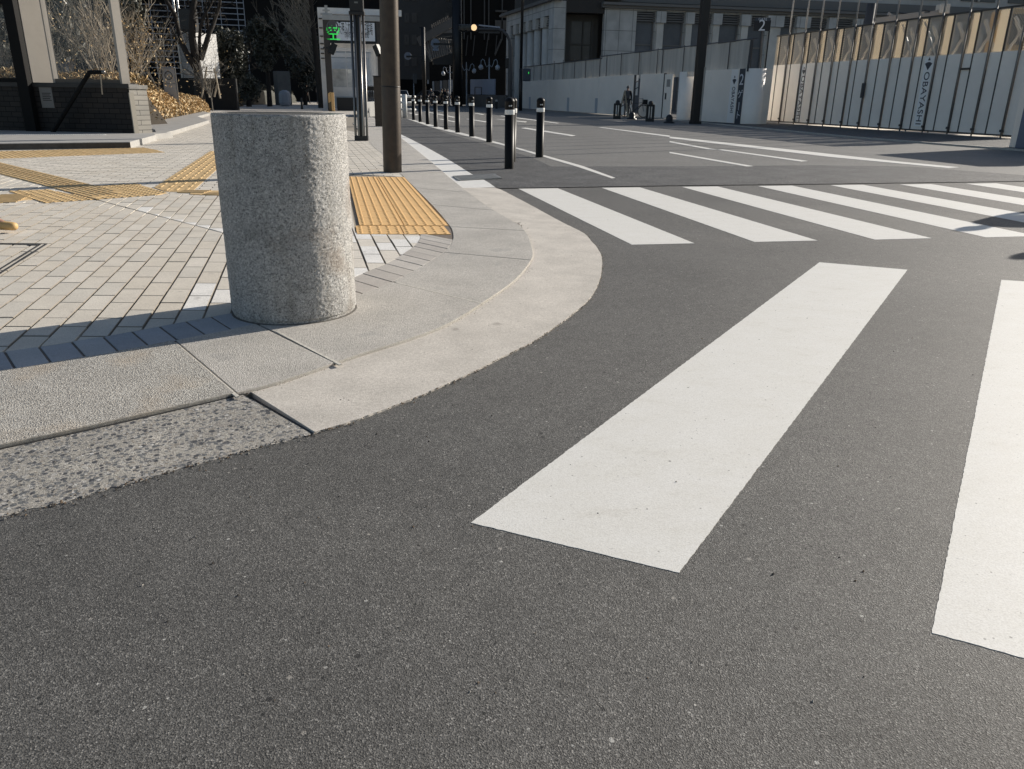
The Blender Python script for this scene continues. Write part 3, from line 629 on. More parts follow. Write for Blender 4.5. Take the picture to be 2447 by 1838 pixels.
# ================================================================ GRANITE BOLLARD
gc=(-1.039,3.643)
e=empty('granite_bollard',(gc[0],gc[1],.03),0,'squat rough grey granite bollard at the kerb corner','bollard')
def gr_extra(m,n,l,tc,out):
    # lichen-dark patches low down and mid-face, faint rust
    no=node(n,'ShaderNodeTexNoise'); no.inputs['Scale'].default_value=5; no.inputs['Detail'].default_value=8; no.inputs['Roughness'].default_value=.7; l.new(tc.outputs['Object'],no.inputs['Vector'])
    r=ramp(n,[(.54,(0,0,0)),(.7,(.5,.5,.5))]); l.new(no.outputs[0],r.inputs[0])
    m2=node(n,'ShaderNodeMix',data_type='RGBA'); m2.inputs[7].default_value=(.07,.065,.06,1); l.new(r.outputs[0],m2.inputs[0]); l.new(out,m2.inputs[6])
    n2=node(n,'ShaderNodeTexNoise'); n2.inputs['Scale'].default_value=3.1; n2.inputs['Detail'].default_value=6; mp=node(n,'ShaderNodeMapping'); mp.inputs['Location'].default_value=(7,3,1); l.new(tc.outputs['Object'],mp.inputs[0]); l.new(mp.outputs[0],n2.inputs['Vector'])
    r2=ramp(n,[(.58,(0,0,0)),(.7,(.4,.4,.4))]); l.new(n2.outputs[0],r2.inputs[0])
    m3=node(n,'ShaderNodeMix',data_type='RGBA'); m3.inputs[7].default_value=(.3,.2,.12,1); l.new(r2.outputs[0],m3.inputs[0]); l.new(m2.outputs[2],m3.inputs[6])
    n4=node(n,'ShaderNodeTexNoise'); n4.inputs['Scale'].default_value=1; n4.inputs['Detail'].default_value=5; mq=node(n,'ShaderNodeMapping'); mq.inputs['Scale'].default_value=(22,22,1.6); l.new(tc.outputs['Object'],mq.inputs[0]); l.new(mq.outputs[0],n4.inputs['Vector'])
    r4=ramp(n,[(.34,(.85,.84,.82)),(.5,(1,1,1))]); l.new(n4.outputs[0],r4.inputs[0]); m5=node(n,'ShaderNodeMix',data_type='RGBA',blend_type='MULTIPLY'); m5.inputs[0].default_value=1; l.new(m3.outputs[2],m5.inputs[6]); l.new(r4.outputs[0],m5.inputs[7]); return m5.outputs[2]
m_gran=M('granite',(.3,.3,.29),.75,fn=stone_fn([(0,(.07,.07,.068)),(.24,(.2,.197,.19)),(.4,(.56,.545,.52)),(.75,(.82,.8,.765)),(1,(.95,.935,.9))],290,1.,.003,big=6,bigamt=.07,extra=gr_extra))
m_grtop=M('granite_polished',(.3,.3,.3),.12,fn=stone_fn([(0,(.08,.08,.08)),(.5,(.28,.28,.27)),(1,(.5,.49,.47))],230,.03,.0005))
from mathutils import noise
mb=MB(); n=360; R=.285; Hg=.884; nz=230; o=0
tilt=.0
for i in range(nz+1):
    z=Hg*i/nz
    for j in range(n):
        a=2*math.pi*j/n; c=Vector((math.cos(a),math.sin(a),0))
        q=Vector((c.x*R,c.y*R,z))
        d=.0007*noise.noise(q*28)+.0012*noise.noise(q*75)+.0022*noise.noise(q*150)+.001*noise.noise(q*5)
        r=R+d
        if z<.018: r-=.006
        if i==nz: r=R-.004+d*.5
        if i==nz-1: r=R-.0015+d*.7
        mb.v.append((r*c.x,r*c.y,z))
for i in range(nz):
    for j in range(n):
        jj=(j+1)%n; mb.f.append([i*n+j,i*n+jj,(i+1)*n+jj,(i+1)*n+j]); mb.m.append(0)
sh=mb.build('shaft',m_gran,smooth=True); sh.parent=e
mb=MB(); mb.lathe([(R-.0045,Hg-.0012),(R-.02,Hg+.001),(.0001,Hg+.0012)],72); t_=mb.build('top_face',m_grtop,smooth=True); t_.parent=e
mb=MB(); mb.lathe([(R+.006,-.005),(R+.004,.003),(R-.01,.004)],64); f_=mb.build('mortar_ring',M('mortar',(.13,.12,.105),.95,var=(40,.3),bump=(90,.8,.004))); f_.parent=e
# ================================================================ BLACK STREET BOLLARDS
m_blk=M('bollard_black',(.007,.007,.0075),.45,spec=.18,var=(30,.2)); m_band=M('reflective_band',(.85,.84,.8),.4,var=(40,.05)); m_badge=M('badge_white',(.6,.6,.58),.4)
m_blk2=M('black_paint',(.01,.01,.011),.45)
def bollard_proto():
    r=empty('street_bollard',(0,0,0))
    mb=MB(); R=.068; mb.lathe([(R*1.04,0),(R*1.02,.01),(R,.02),(R,.745)],28); mb.build('post',m_blk,r,smooth=True)
    mb=MB(); mb.lathe([(R+.0015,.745),(R+.0025,.75),(R+.0025,.805),(R+.0015,.81)],28); mb.build('reflective_band',m_band,r,smooth=True)
    mb=MB(); mb.lathe([(R,.81),(R,.905),(R*1.03,.912),(R*1.03,.925),(R*.96,.94),(R*.8,.958),(R*.5,.971),(.0001,.977)],28); c=mb.build('cap',m_blk,r,smooth=True)
    mb=MB(); 
    for s in (-1,1):
        mb.lathe([(.0001,0),(.011,.001),(.0085,.005),(.0001,.006)],12,(s*.013,0,0))
    mb.box(-.013,.013,-.006,.006,0,.004)
    b=mb.build('reflector',m_badge,c)
    b.matrix_basis=Matrix.Translation((.002,-R-.0005,.862))@Matrix.Rotation(math.pi/2,4,'X')
    return r
bp_=bollard_proto()
pos=[gp('b',*q) for q in [(1152,566),(1352,488),(1020,388),(905,352),(812,325),(735,305),(667,288),(614,270),(565,255),(521,242)]]
pos=[(pos[0][0],pos[0][1])]+[(-.065,13.1)]+pos[1:]
bl=['nearest black bollard of the row, standing on the dark cycle lane','black bollard half hidden directly behind the nearest one','black bollard standing on the roadway right of the row, nearest the lane line',
'third black bollard of the kerbside row counted from the near end','fourth black bollard of the kerbside row counted from the near end','fifth black bollard of the kerbside row, beside the lane line','sixth black bollard of the kerbside row from the near end','seventh black bollard of the kerbside row from the near end','fourth black bollard from the far end of the row','third black bollard from the far end of the row','second black bollard from the far end, close to the white rail'] 
bl=['nearest black bollard, standing alone on the dark cycle lane','black bollard half hidden directly behind the nearest one','rightmost black bollard, out on the roadway lane line','black bollard next left of the nearest one','second black bollard left of the nearest one','third black bollard left of the nearest one','fourth black bollard left of the nearest one','fifth black bollard left of the nearest one','third black bollard from the far left end of the row','second black bollard from the far left end of the row','farthest black bollard, at the left end of the row beside the white rail']
for i,(x,y) in enumerate(pos):
    o=bp_ if i==0 else copytree(bp_)
    o.location=(x,y,.006); o.rotation_euler=(random.uniform(-.008,.008),random.uniform(-.008,.008),random.uniform(-.3,.5)*(i>0)+.1); tag(o,bl[i],'bollard','black bollards between cycle lane and road')
    if i==1: o.scale=(1,1,1.0)
# ================================================================ POLES
def lean(b,top,h=8.):   # horizontal drift per metre so the shaft passes the observed top pixel
    return 0
m_brown=M('weathered_brown_steel',(.05,.036,.026),.42,.2,var=(9,.3),bump=(60,.25,.002)); m_dk=M('dark_bronze',(.022,.019,.017),.4,.3,var=(8,.3)); m_alu=M('brushed_tube',(.2,.19,.18),.3,.8)
c=gp('b',370,588,.03); e=empty('steel_pole',(c[0]+.01,c[1]+.1,.03),0,'thick weathered brown pole with sunlit right edge beside the tactile strip','pole')
mb=MB(); mb.lathe([(.122,0),(.121,1.05),(.119,1.06)],32); mb.build('lower_shaft',m_brown,e,smooth=True).matrix_parent_inverse=Matrix()
mb=MB(); mb.lathe([(.1195,1.065),(.113,3.),(.1,9.)],32); mb.build('shaft',m_brown,e,smooth=True).matrix_parent_inverse=Matrix()
mb=MB(); mb.lathe([(.124,1.052),(.1245,1.058),(.122,1.066)],32); mb.build('seam_band',m_dk,e,smooth=True).matrix_parent_inverse=Matrix()
e.rotation_euler=(0,.014,0)
# brown post half hidden behind
c=gp('D',820,273,.03); e=tag(empty('brown_post',(c[0]+.03,c[1],.03)),'shorter brown capped post peeping out left of the thick pole','post')
mb=MB(); mb.box(-.15,.15,-.1,.1,0,1.47); mb.build('housing',m_brown,e,bevel=.01).matrix_parent_inverse=Matrix()
mb=MB(); mb.box(-.165,.165,-.115,.115,1.472,1.5); mb.build('lid',m_dk,e,bevel=.008).matrix_parent_inverse=Matrix()
# fluted lamp column
c=gp('b',178,376,.03); hb=(c[0],c[1]); Zt=hz(hb,'z3',640,225)
e=empty('lamp_column',(c[0],c[1],.03),.0,'slim black lamp column with polished vertical tubes, left of the thick pole','lamp column')
e.rotation_euler=(0,.012,.1)
mb=MB(); mb.box(-.145,.145,-.11,.11,0,.1); mb.build('base_collar',m_blk2,e,bevel=.008).matrix_parent_inverse=Matrix()
mb=MB(); mb.box(-.075,.075,-.06,.06,.1,Zt); mb.build('core',m_blk2,e).matrix_parent_inverse=Matrix()
for x,y in ((-.125,-.02),(-.045,-.09),(.045,-.09),(.125,-.02)):
    mb=MB(); mb.lathe([(.026,.1),(.026,Zt)],16,(x,y,0)); mb.build('tube',m_alu,e,smooth=True).matrix_parent_inverse=Matrix()
mb=MB(); mb.box(-.16,.16,-.12,.12,Zt,Zt+.07); mb.build('collar',m_blk2,e,bevel=.01).matrix_parent_inverse=Matrix()
mb=MB(); mb.box(-.14,.14,-.1,.1,Zt+.07,7.5); mb.build('upper_shaft',m_blk2,e,bevel=.012).matrix_parent_inverse=Matrix()
mb=MB(); mb.box(-.04,.035,-.104,-.1,Zt+.22,Zt+.25); mb.build('maker_plate',m_alu,e).matrix_parent_inverse=Matrix()
# white rail beyond
m_wht=M('white_enamel',(.62,.62,.6),.5,var=(6,.1))
e=tag(empty('guard_rail',(*gp('z3',1195,1550),0)),'low white pedestrian guard rail with three bars left of the bollard row','guard rail')
a=gp('z3',1195,1550);b=gp('z3',1262,1560)
for p in (a,b):
    h=1.0; mb=MB(); mb.tube([(*p,0),(*p,h)],.115 if 0 else .1,10); mb.build('post',m_wht,e,smooth=True)
dx=(b[0]-a[0],b[1]-a[1]); ex=(b[0]+.45,b[1]+.3)
for z in (.35,.65,.9):
    mb=MB(); mb.tube([(a[0],a[1],z),(b[0],b[1],z),(ex[0],ex[1],z)],.05,8); mb.build('rail',m_wht,e,smooth=True)
# ================================================================ HELPERS FOR THE BACKGROUND
def wallbrick(name,ang,c1,c2,cm,bw,rh,mort=.006,rough=.7,off=.5,spec=.5):
    def f(m,n,l,b,tc):
        mp=node(n,'ShaderNodeMapping'); mp.inputs['Rotation'].default_value=(0,0,-ang); l.new(tc.outputs['Object'],mp.inputs[0])
        se=node(n,'ShaderNodeSeparateXYZ'); l.new(mp.outputs[0],se.inputs[0]); co=node(n,'ShaderNodeCombineXYZ'); l.new(se.outputs[0],co.inputs[0]); l.new(se.outputs[2],co.inputs[1])
        br=node(n,'ShaderNodeTexBrick'); br.offset=off; l.new(co.outputs[0],br.inputs['Vector'])
        br.inputs['Color1'].default_value=(*c1,1); br.inputs['Color2'].default_value=(*c2,1); br.inputs['Mortar'].default_value=(*cm,1); br.inputs['Scale'].default_value=1; br.inputs['Brick Width'].default_value=bw; br.inputs['Row Height'].default_value=rh; br.inputs['Mortar Size'].default_value=mort
        no=node(n,'ShaderNodeTexNoise'); no.inputs['Scale'].default_value=1.2; no.inputs['Detail'].default_value=6; l.new(tc.outputs['Object'],no.inputs['Vector']); r=ramp(n,[(.3,(.8,.8,.8)),(.7,(1.1,1.1,1.1))]); l.new(no.outputs[0],r.inputs[0])
        mx=node(n,'ShaderNodeMix',data_type='RGBA',blend_type='MULTIPLY'); mx.inputs[0].default_value=1; l.new(br.outputs[0],mx.inputs[6]); l.new(r.outputs[0],mx.inputs[7]); l.new(mx.outputs[2],b.inputs['Base Color'])
        bp=node(n,'ShaderNodeBump'); bp.invert=True; bp.inputs['Strength'].default_value=.6; bp.inputs['Distance'].default_value=.01; l.new(br.outputs[1],bp.inputs['Height']); l.new(bp.outputs[0],b.inputs['Normal'])
    return M(name,c1,rough,spec=spec,fn=f)
def branch(mb,p,d,L,r,depth,spread=.5,up=.15,nseg=3,kids=(2,4),seg=5,mi=0,rmin=.004):
    p=Vector(p); d=Vector(d).normalized(); pts=[p]; rs=[r]; 
    for i in range(nseg):
        d=(d+Vector((random.gauss(0,.14),random.gauss(0,.14),random.gauss(0,.1)+up*.15))).normalized(); p=p+d*L/nseg; pts.append(p); rs.append(max(r*(1-(i+1)/nseg*.45),rmin))
    mb.tube(pts,rs,seg if depth>1 else 3,mi,cap=False)
    if depth<=0: return
    for i in range(random.randint(*kids)):
        k=random.randint(1,len(pts)-1); q=Vector((random.gauss(0,1),random.gauss(0,1),random.gauss(0,.6)+up)).normalized()
        branch(mb,pts[k],d*(1-spread)+q*spread,L*random.uniform(.5,.8),max(rs[k]*.6,rmin),depth-1,spread,up,nseg,kids,seg,mi,rmin)
def leaf(mb,c,s,mi=0,up=.3,asp=.45):
    a=Vector((random.gauss(0,1),random.gauss(0,1),random.gauss(0,1)+up)).normalized(); b=a.orthogonal().normalized(); b=(Matrix.Rotation(random.random()*6.28,3,a)@b); c=Vector(c); n=a.cross(b)*s*asp
    mb.add([c-b*s,c+n,c+b*s,c-n],[(0,1,2,3)],mi)
m_bark=M('bark_dark',(.022,.018,.015),.9,var=(14,.3)); m_barkt=M('bark_tan',(.4,.34,.26),.85,var=(14,.3)); m_barkm=M('bark_grey',(.2,.18,.15),.85,var=(14,.3))
m_lf=[M('leaf_straw',(.55,.37,.17),.7),M('leaf_tan',(.38,.25,.11),.7),M('leaf_olive',(.18,.13,.06),.7),M('leaf_pale',(.72,.56,.33),.7)]
m_ev=[M('leaf_dark',(.07,.072,.055),.5),M('leaf_darker',(.04,.042,.032),.55),M('leaf_glossy',(.09,.09,.07),.4)]  # third tone slightly paler and glossier, picked at random
def hedge(name,a,b,depthv,h0,h1,n,label,mats,wts,size=.05,core=None,cat='hedge',jag=.12):
    """clipped hedge between ground points a,b (front foot), going back by depthv"""
    e=empty(name,(a[0],a[1],0),0,label,cat); L=math.dist(a,b); ex=((b[0]-a[0])/L,(b[1]-a[1])/L); nn=Vector((depthv[0],depthv[1]))
    def S(u,v):   # u 0..1 along, v 0..1 over the cross section (front foot, top, back foot)
        h=h0+(h1-h0)*u; an=math.pi*v; f=(1-math.cos(an))/2; z=h*(abs(math.sin(an))**.55)
        en=min(1,(u/.04)**.5 if u<.04 else 1,((1-u)/.04)**.5 if u>.96 else 1)
        w=noise.noise(Vector((u*L*.9,v*3,h0*7)))*.12*h
        return Vector((a[0]+ex[0]*L*u+nn.x*f,a[1]+ex[1]*L*u+nn.y*f,max(z*en+w*math.sin(an),.0)))
    mb=MB(); nu=max(8,int(L*2)); nv=10; o=0
    for i in range(nu+1):
        for j in range(nv+1):
            q=S(i/nu,j/nv); mb.v.append((q.x,q.y,q.z*.88))
    for i in range(nu):
        for j in range(nv): k_=i*(nv+1)+j; mb.f.append([k_,k_+1,k_+nv+2,k_+nv+1]); mb.m.append(0)
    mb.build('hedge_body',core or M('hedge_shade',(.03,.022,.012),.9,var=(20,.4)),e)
    mb=MB()
    for i in range(n):
        u=random.random() if i%4 else random.random()*.05; v=random.random()**1.1*.8; q=S(u,v)+Vector((random.gauss(0,.03),random.gauss(0,.03),random.uniform(-.03,jag*random.random())))
        leaf(mb,q,size*random.uniform(.6,1.5),random.choices(range(len(mats)),wts)[0])
    mb.build('foliage',mats,e); return e
def crown(mb,c,rad,n,size,mats,wts,clumps=18,up=.3):
    cl=[]
    for i in range(clumps):
        v=Vector((random.gauss(0,1),random.gauss(0,1),random.gauss(0,1))).normalized()*random.random()**.4
        cl.append((Vector((c[0]+v.x*rad[0],c[1]+v.y*rad[1],c[2]+v.z*rad[2])),random.uniform(.25,.5)))
    for i in range(n):
        cc,s=random.choice(cl); v=Vector((random.gauss(0,1),random.gauss(0,1),random.gauss(0,1))).normalized()*random.random()**.33*s
        leaf(mb,(cc.x+v.x*rad[0],cc.y+v.y*rad[1],cc.z+v.z*rad[2]),size*random.uniform(.6,1.4),random.choices(range(len(mats)),wts)[0],up)
# ---------------------------------------------------------------- PEOPLE
m_skin=M('skin',(.35,.2,.14),.6); m_hair=M('hair_black',(.012,.01,.009),.5); m_cblk=M('cloth_black',(.015,.015,.017),.85); m_cgry=M('cloth_grey',(.09,.09,.095),.85); m_cnav=M('cloth_navy',(.02,.025,.04),.85); m_cbei=M('cloth_beige',(.3,.26,.2),.85); m_cwht=M('cloth_white',(.55,.55,.53),.8); m_shoe=M('shoe_dark',(.03,.025,.022),.6)
def skinmesh(name,verts,edges,rad,mat,parent,root=0,sub=1):
    me=bpy.data.meshes.new(name); me.from_pydata([tuple(v) for v in verts],edges,[]); o=bpy.data.objects.new(name,me); COL.objects.link(o)
    md=o.modifiers.new('skin','SKIN'); md.use_smooth_shade=True
    sv=me.skin_vertices[0].data if me.skin_vertices else None
    if sv is None:
        bm=bmesh.new(); bm.from_mesh(me); bm.verts.layers.skin.verify(); bm.to_mesh(me); bm.free(); sv=me.skin_vertices[0].data
    for i,r in enumerate(rad):
        sv[i].radius=(r,r) if not isinstance(r,tuple) else r
        sv[i].use_root=(i==root)
    ss=o.modifiers.new('sub','SUBSURF'); ss.levels=sub; ss.render_levels=sub
    me.materials.append(mat); o.parent=parent; return o
def person(loc,rz,h,pose,jacket,trousers,label,shoe=None,hat=None,cat='person',group=None,bag=None):
    e=empty('person',(loc[0],loc[1],loc[2] if len(loc)>2 else 0),rz,label,cat,group); e.scale=(h/1.7,)*3
    # joints in metres for a 1.7 m figure facing -Y
    P=dict(pel=(0,0,.92),sp=(0,.0,1.12),ch=(0,.0,1.34),nk=(0,0,1.47),hd=(0,-.015,1.57),tp=(0,-.005,1.68),
     ls=(-.17,0,1.38),le=(-.22,.03,1.12),lw=(-.22,-.05,.88),lh=(-.22,-.07,.80),rs=(.17,0,1.38),re=(.22,.03,1.12),rw=(.22,-.05,.88),rh=(.22,-.07,.80),
     lk_=(-.09,0,.9),lk=(-.1,-.02,.48),la=(-.1,.03,.08),rk_=(.09,0,.9),rk=(.1,-.02,.48),ra=(.1,.03,.08))
    if pose=='walk': P.update(lk=(-.1,-.14,.5),la=(-.1,-.22,.09),rk=(.1,.02,.48),ra=(.1,.25,.12),le=(-.23,.1,1.13),lw=(-.22,.16,.9),lh=(-.22,.17,.82),re=(.23,-.06,1.13),rw=(.2,-.22,.96),rh=(.19,-.28,.9))
    if pose=='step': P.update(lk=(-.1,-.14,.5),la=(-.1,-.24,.09),rk=(.1,.02,.48),ra=(.1,.25,.12))
    if pose=='ride': P.update(le=(-.24,-.18,1.18),lw=(-.22,-.42,1.05),lh=(-.22,-.5,1.02),re=(.24,-.18,1.18),rw=(.22,-.42,1.05),rh=(.22,-.5,1.02),lk=(-.1,-.3,.72),la=(-.1,-.22,.3))
    V_=lambda k_:Vector(P[k_])
    names=['pel','sp','ch','nk','hd','tp','ls','le','lw','lh','rs','re','rw','rh','lk_','lk','la','rk_','rk','ra']; vs=[P[x] for x in names]; ix={x:i for i,x in enumerate(names)}
    R=dict(pel=.11,sp=.1,ch=.11,nk=.05,hd=(.078,.095),tp=.05,ls=.055,le=.037,lw=.026,lh=.03,rs=.055,re=.037,rw=.026,rh=.03,lk_=.085,lk=.055,la=.04,rk_=.085,rk=.055,ra=.04)
    rad=[R[x] for x in names]; E_=[('pel','sp'),('sp','ch'),('ch','nk'),('nk','hd'),('hd','tp'),('ch','ls'),('ls','le'),('le','lw'),('lw','lh'),('ch','rs'),('rs','re'),('re','rw'),('rw','rh'),('pel','lk_'),('lk_','lk'),('lk','la'),('pel','rk_'),('rk_','rk'),('rk','ra')]
    ed=[(ix[a],ix[b]) for a,b in E_]
    for sd,hn in ((-1,'lh'),(1,'rh')):
        for q,(ox,ln) in enumerate(((-.025,.065),(-.009,.078),(.008,.074),(.024,.06))):
            b0=len(vs); vs.append((P[hn][0]+ox*.3,P[hn][1]+ox,P[hn][2]-.045)); vs.append((P[hn][0]-sd*.012,P[hn][1]+ox-.008,P[hn][2]-.045-ln)); rad+=[.009,.0075]; ed+=[(ix[hn],b0),(b0,b0+1)]
        b0=len(vs); vs.append((P[hn][0]-sd*.02,P[hn][1]-.045,P[hn][2]-.05)); rad.append(.009); ed.append((ix[hn],b0))
    for sd,fn in ((-1,'la'),(1,'ra')):
        b0=len(vs); vs.append((P[fn][0],P[fn][1]-.13,P[fn][2]-.05)); rad.append(.03); ed.append((ix[fn],b0))
    skinmesh('body',vs,ed,rad,m_skin,e)
    skinmesh('jacket',[P['pel'],P['sp'],P['ch'],(0,0,1.44),P['ls'],P['le'],P['lw'],P['rs'],P['re'],P['rw']],[(0,1),(1,2),(2,3),(2,4),(4,5),(5,6),(2,7),(7,8),(8,9)],[.155,.145,.155,.075,.078,.06,.046,.078,.06,.046],jacket,e,1)
    skinmesh('trousers',[(0,0,.95),P['lk_'],P['lk'],P['la'],P['rk_'],P['rk'],P['ra']],[(0,1),(1,2),(2,3),(0,4),(4,5),(5,6)],[.135,.1,.075,.06,.1,.075,.06],trousers,e)
    for f in ('la','ra'):
        p=Vector(P[f]); skinmesh('shoe',[(p.x,p.y+.03,p.z-.03),(p.x,p.y-.1,p.z-.04),(p.x,p.y-.19,p.z-.045)],[(0,1),(1,2)],[.045,(.045,.035),.032],shoe or m_shoe,e)
    mb=MB(); c=Vector(P['hd']); 
    for i in range(7):
        for j in range(12):
            th=math.pi*.5*i/6.*1.15; ph=2*math.pi*j/12; mb.v.append((c.x+.085*math.sin(th)*math.cos(ph),c.y+.02+.098*math.sin(th)*math.sin(ph),c.z+.02+.115*math.cos(th)))
    for i in range(6):
        for j in range(12): mb.f.append([i*12+j,i*12+(j+1)%12,(i+1)*12+(j+1)%12,(i+1)*12+j]); mb.m.append(0)
    o=mb.build('hair' if hat is None else 'hat',hat or m_hair,e,smooth=True); o.matrix_parent_inverse=Matrix()
    # face
    mb=MB()
    for s_ in (-1,1): mb.lathe([(.0001,0),(.007,.001),(.0001,.003)],8,(s_*.03,0,0))
    eo=mb.build('eyes',m_hair,e); eo.matrix_parent_inverse=Matrix(); eo.matrix_basis=Matrix.Translation((c.x,c.y-.092,c.z+.005))@Matrix.Rotation(math.pi/2,4,'X')
    if bag:
        mb=MB(); mb.box(-.15,.15,.13,.27,1.0,1.42); o=mb.build('backpack',bag,e,bevel=.05); o.matrix_parent_inverse=Matrix()
    return e
# ================================================================ STATION ENTRANCE (left)
A=gp('z1',340,1390,.13); B=gp('z1',1430,1415,.13); W=Wall(A,B)
e=empty('subway_entrance',(B[0],B[1],0),0,'glazed subway stair entrance on a tiled wall darkened as in shade at the left edge','station entrance')
m_plat=M('platform_stone',(.36,.35,.33),.8,var=(5,.12),bump=(60,.3,.003)); m_riser=M('riser_dark',(.06,.058,.055),.8,var=(8,.3))
fp=[gp('F',-900,480,.14),gp('F',0,457,.14),gp('F',1718,437,.14),gp('F',2062,345,.14),gp('F',2040,332,.14)]
mb=MB(); back=[W.P(W.L+.25,0,.0)[:2],W.P(-5,0,0)[:2]]; mb.prism(fp+[W.P(W.L+.5,0,-.6)[:2],W.P(-5,0,-.6)[:2]],.03,.14); mb.build('platform',m_plat,e,bevel=.006)
mb=MB(); g0=fp[0:3]
for a,b in zip(g0,g0[1:]): mb.bar((a[0],a[1]-.004,.085),(b[0],b[1]-.004,.085),.012,.085)
mb.build('riser',m_riser,e)
m_tile=wallbrick('wall_tile_shaded',W.ang,(.04,.034,.03),(.024,.022,.022),(.002,.002,.002),.24,.105,.006,.6,spec=.2)  # tile colour darkened to stand in for shade in the stairwell
zc=1.03
mb=MB(); W.box(mb,-6,W.L,.0,zc,-.3,0); mb.build('tiled_wall',m_tile,e)
for x0,x1,s_ in ():
    pass
m_capst=M('coping_shaded',(.03,.028,.026),.6,var=(8,.2)); mb=MB(); W.box(mb,-6,W.L+.02,zc,1.12,-.33,.03); mb.build('coping',m_capst,e,bevel=.005)  # coping colour carries the shade of this side
WE=Wall(B,(B[0]+math.cos(1.0),B[1]+math.sin(1.0))); sE=WE.px('z1',1608,1380)[0]
m_tile2=wallbrick('wall_tile_sunlit',WE.ang,(.42,.39,.34),(.36,.34,.3),(.05,.05,.05),.5,.1,.006,.6)  # end tiles paler, with the sunlight put into their colour
mb=MB(); WE.box(mb,.0,sE,.05,1.02,-.3,.0); mb.build('end_wall',m_tile2,e)
mb=MB(); WE.box(mb,-.02,sE+.02,1.02,1.1,-.33,.02); mb.build('end_coping',M('coping_sunlit',(.25,.24,.22),.6,var=(8,.2)),e,bevel=.005)  # coping paler here to read as sunlit
mb=MB(); WE.box(mb,-.03,.075,.1,.95,.0,.03); mb.build('corner_strip',M('corner_metal',(.3,.28,.24),.5,.3),e)
m_mull=M('mullion_black',(.008,.008,.008),.7,spec=.15); m_beige=M('column_beige',(.36,.33,.29),.55,var=(3,.06))
sx=lambda x,y=870:W.px('z1',x,y)[0]
a50=math.radians(52)
def slant(mb,s0,wid,z0,z1,dd=.0,th=.12,mi=0):  # box whose face turns towards the street
    p=W.P(s0,0,dd); q=(p[0]+math.cos(a50)*wid,p[1]+math.sin(a50)*wid); n=(math.sin(a50),-math.cos(a50)); r=(q[0]-n[0]*th,q[1]-n[1]*th); t=(p[0]-n[0]*th,p[1]-n[1]*th)
    mb.prism([p[:2],q,r,t],z0,z1,mi)
mb=MB(); slant(mb,sx(350),.46,1.12,5.2); mb.build('column_panel',m_beige,e)
mb=MB(); W.box(mb,sx(540),sx(566),1.12,5.2,-.2,-.08); mb.build('mullion',m_mull,e)
mb=MB(); slant(mb,sx(568),.09,1.12,5.2,-.02,.06); mb.build('frame_strip',m_beige,e)
mb=MB(); slant(mb,sx(1292),.17,1.12,5.2,0,.1); mb.build('corner_post',m_beige,e)
mb=MB(); W.box(mb,sx(566),sx(1300),1.12,1.2,-.14,-.04); mb.build('window_sill',M('sill_brown',(.1,.085,.07),.6),e)
m_glass=M('pane_glass',(.6,.62,.62),.02,alpha=.06,spec=.3)
mb=MB(); W.box(mb,sx(600),sx(1296),1.2,5.2,-.1,-.088); mb.build('pane',m_glass,e)
mb=MB(); W.box(mb,sx(235),sx(345),.14,5.2,.02,.16); mb.build('black_column',m_mull,e)
mb=MB(); W.box(mb,sx(212),sx(232),.14,5.2,-.02,.1); mb.build('mullion',m_mull,e)
mb=MB(); W.box(mb,-6,sx(212),1.12,1.2,-.14,.04); W.box(mb,-6,sx(212),2.62,2.7,-.14,.04); W.box(mb,-6,sx(212),2.74,2.86,-.14,.04); mb.build('transom',m_mull,e)
mb=MB(); W.box(mb,-6,sx(212),1.2,2.62,-.1,-.088); mb.build('pane',m_glass,e)
mb=MB(); mb.prism([W.P(-6,0,1.6)[:2],W.P(.9,0,1.6)[:2],W.P(.9,0,-1)[:2],W.P(-6,0,-1)[:2]],5.2,5.4,bottom=True); mb.build('canopy',m_beige,e)
mb=MB(); sp=W.px('z1',418,920); sq=W.px('z1',570,1140); W.box(mb,W.px('z1',430,1030)[0],W.px('z1',560,1030)[0],W.px('z1',500,1140)[1],W.px('z1',480,922)[1],.0,.006); nt_=mb.build('notice',M('notice_paper',(.2,.19,.175),.7),e)
cz=W.px('z1',490,980); mb=MB()
for i in range(5): W.box(mb,cz[0]-.1,cz[0]+.1-.03*(i%2),cz[1]-.02-.035*i,cz[1]-.004-.035*i,.006,.008)
mb.build('print',M('ink',(.04,.035,.035),.8),nt_)
e2=tag(empty('handrail',(*W.P(.9,0,.4)[:2],.1)),'black bent stair handrail with shiny end knob in front of the glass','handrail')
f=lambda x,y:W.P(*W.px('z1',x,y),.25)
mb=MB(); mb.tube([f(640,1400),f(1030,765)],.045,8); mb.tube([f(1025,768),f(1165,768)],.04,8); mb.build('rail',m_mull,e2)
mb=MB(); q=f(1172,768); mb.lathe([(.001,-.045),(.035,-.03),(.045,0),(.035,.03),(.001,.045)],12,q); mb.build('knob',m_alu,e2,smooth=True)
mb=MB(); mb.tube([f(1142,790),f(1160,1000)],.012,6); mb.build('bracket',m_barkt,e2)
# dotted white edge blocks on the platform
mb=MB()
for i in range(70):
    for j in range(2):
        q=L_(gp('F',-300,345,.14),gp('F',1400,345,.14),(i+.5)/70); mb.lathe([(.028,.14),(.02,.148),(.001,.149)],6,(q[0],q[1]-.06*j,0))
mb.build('edge_studs',M('stud_white',(.6,.6,.58),.6),e)
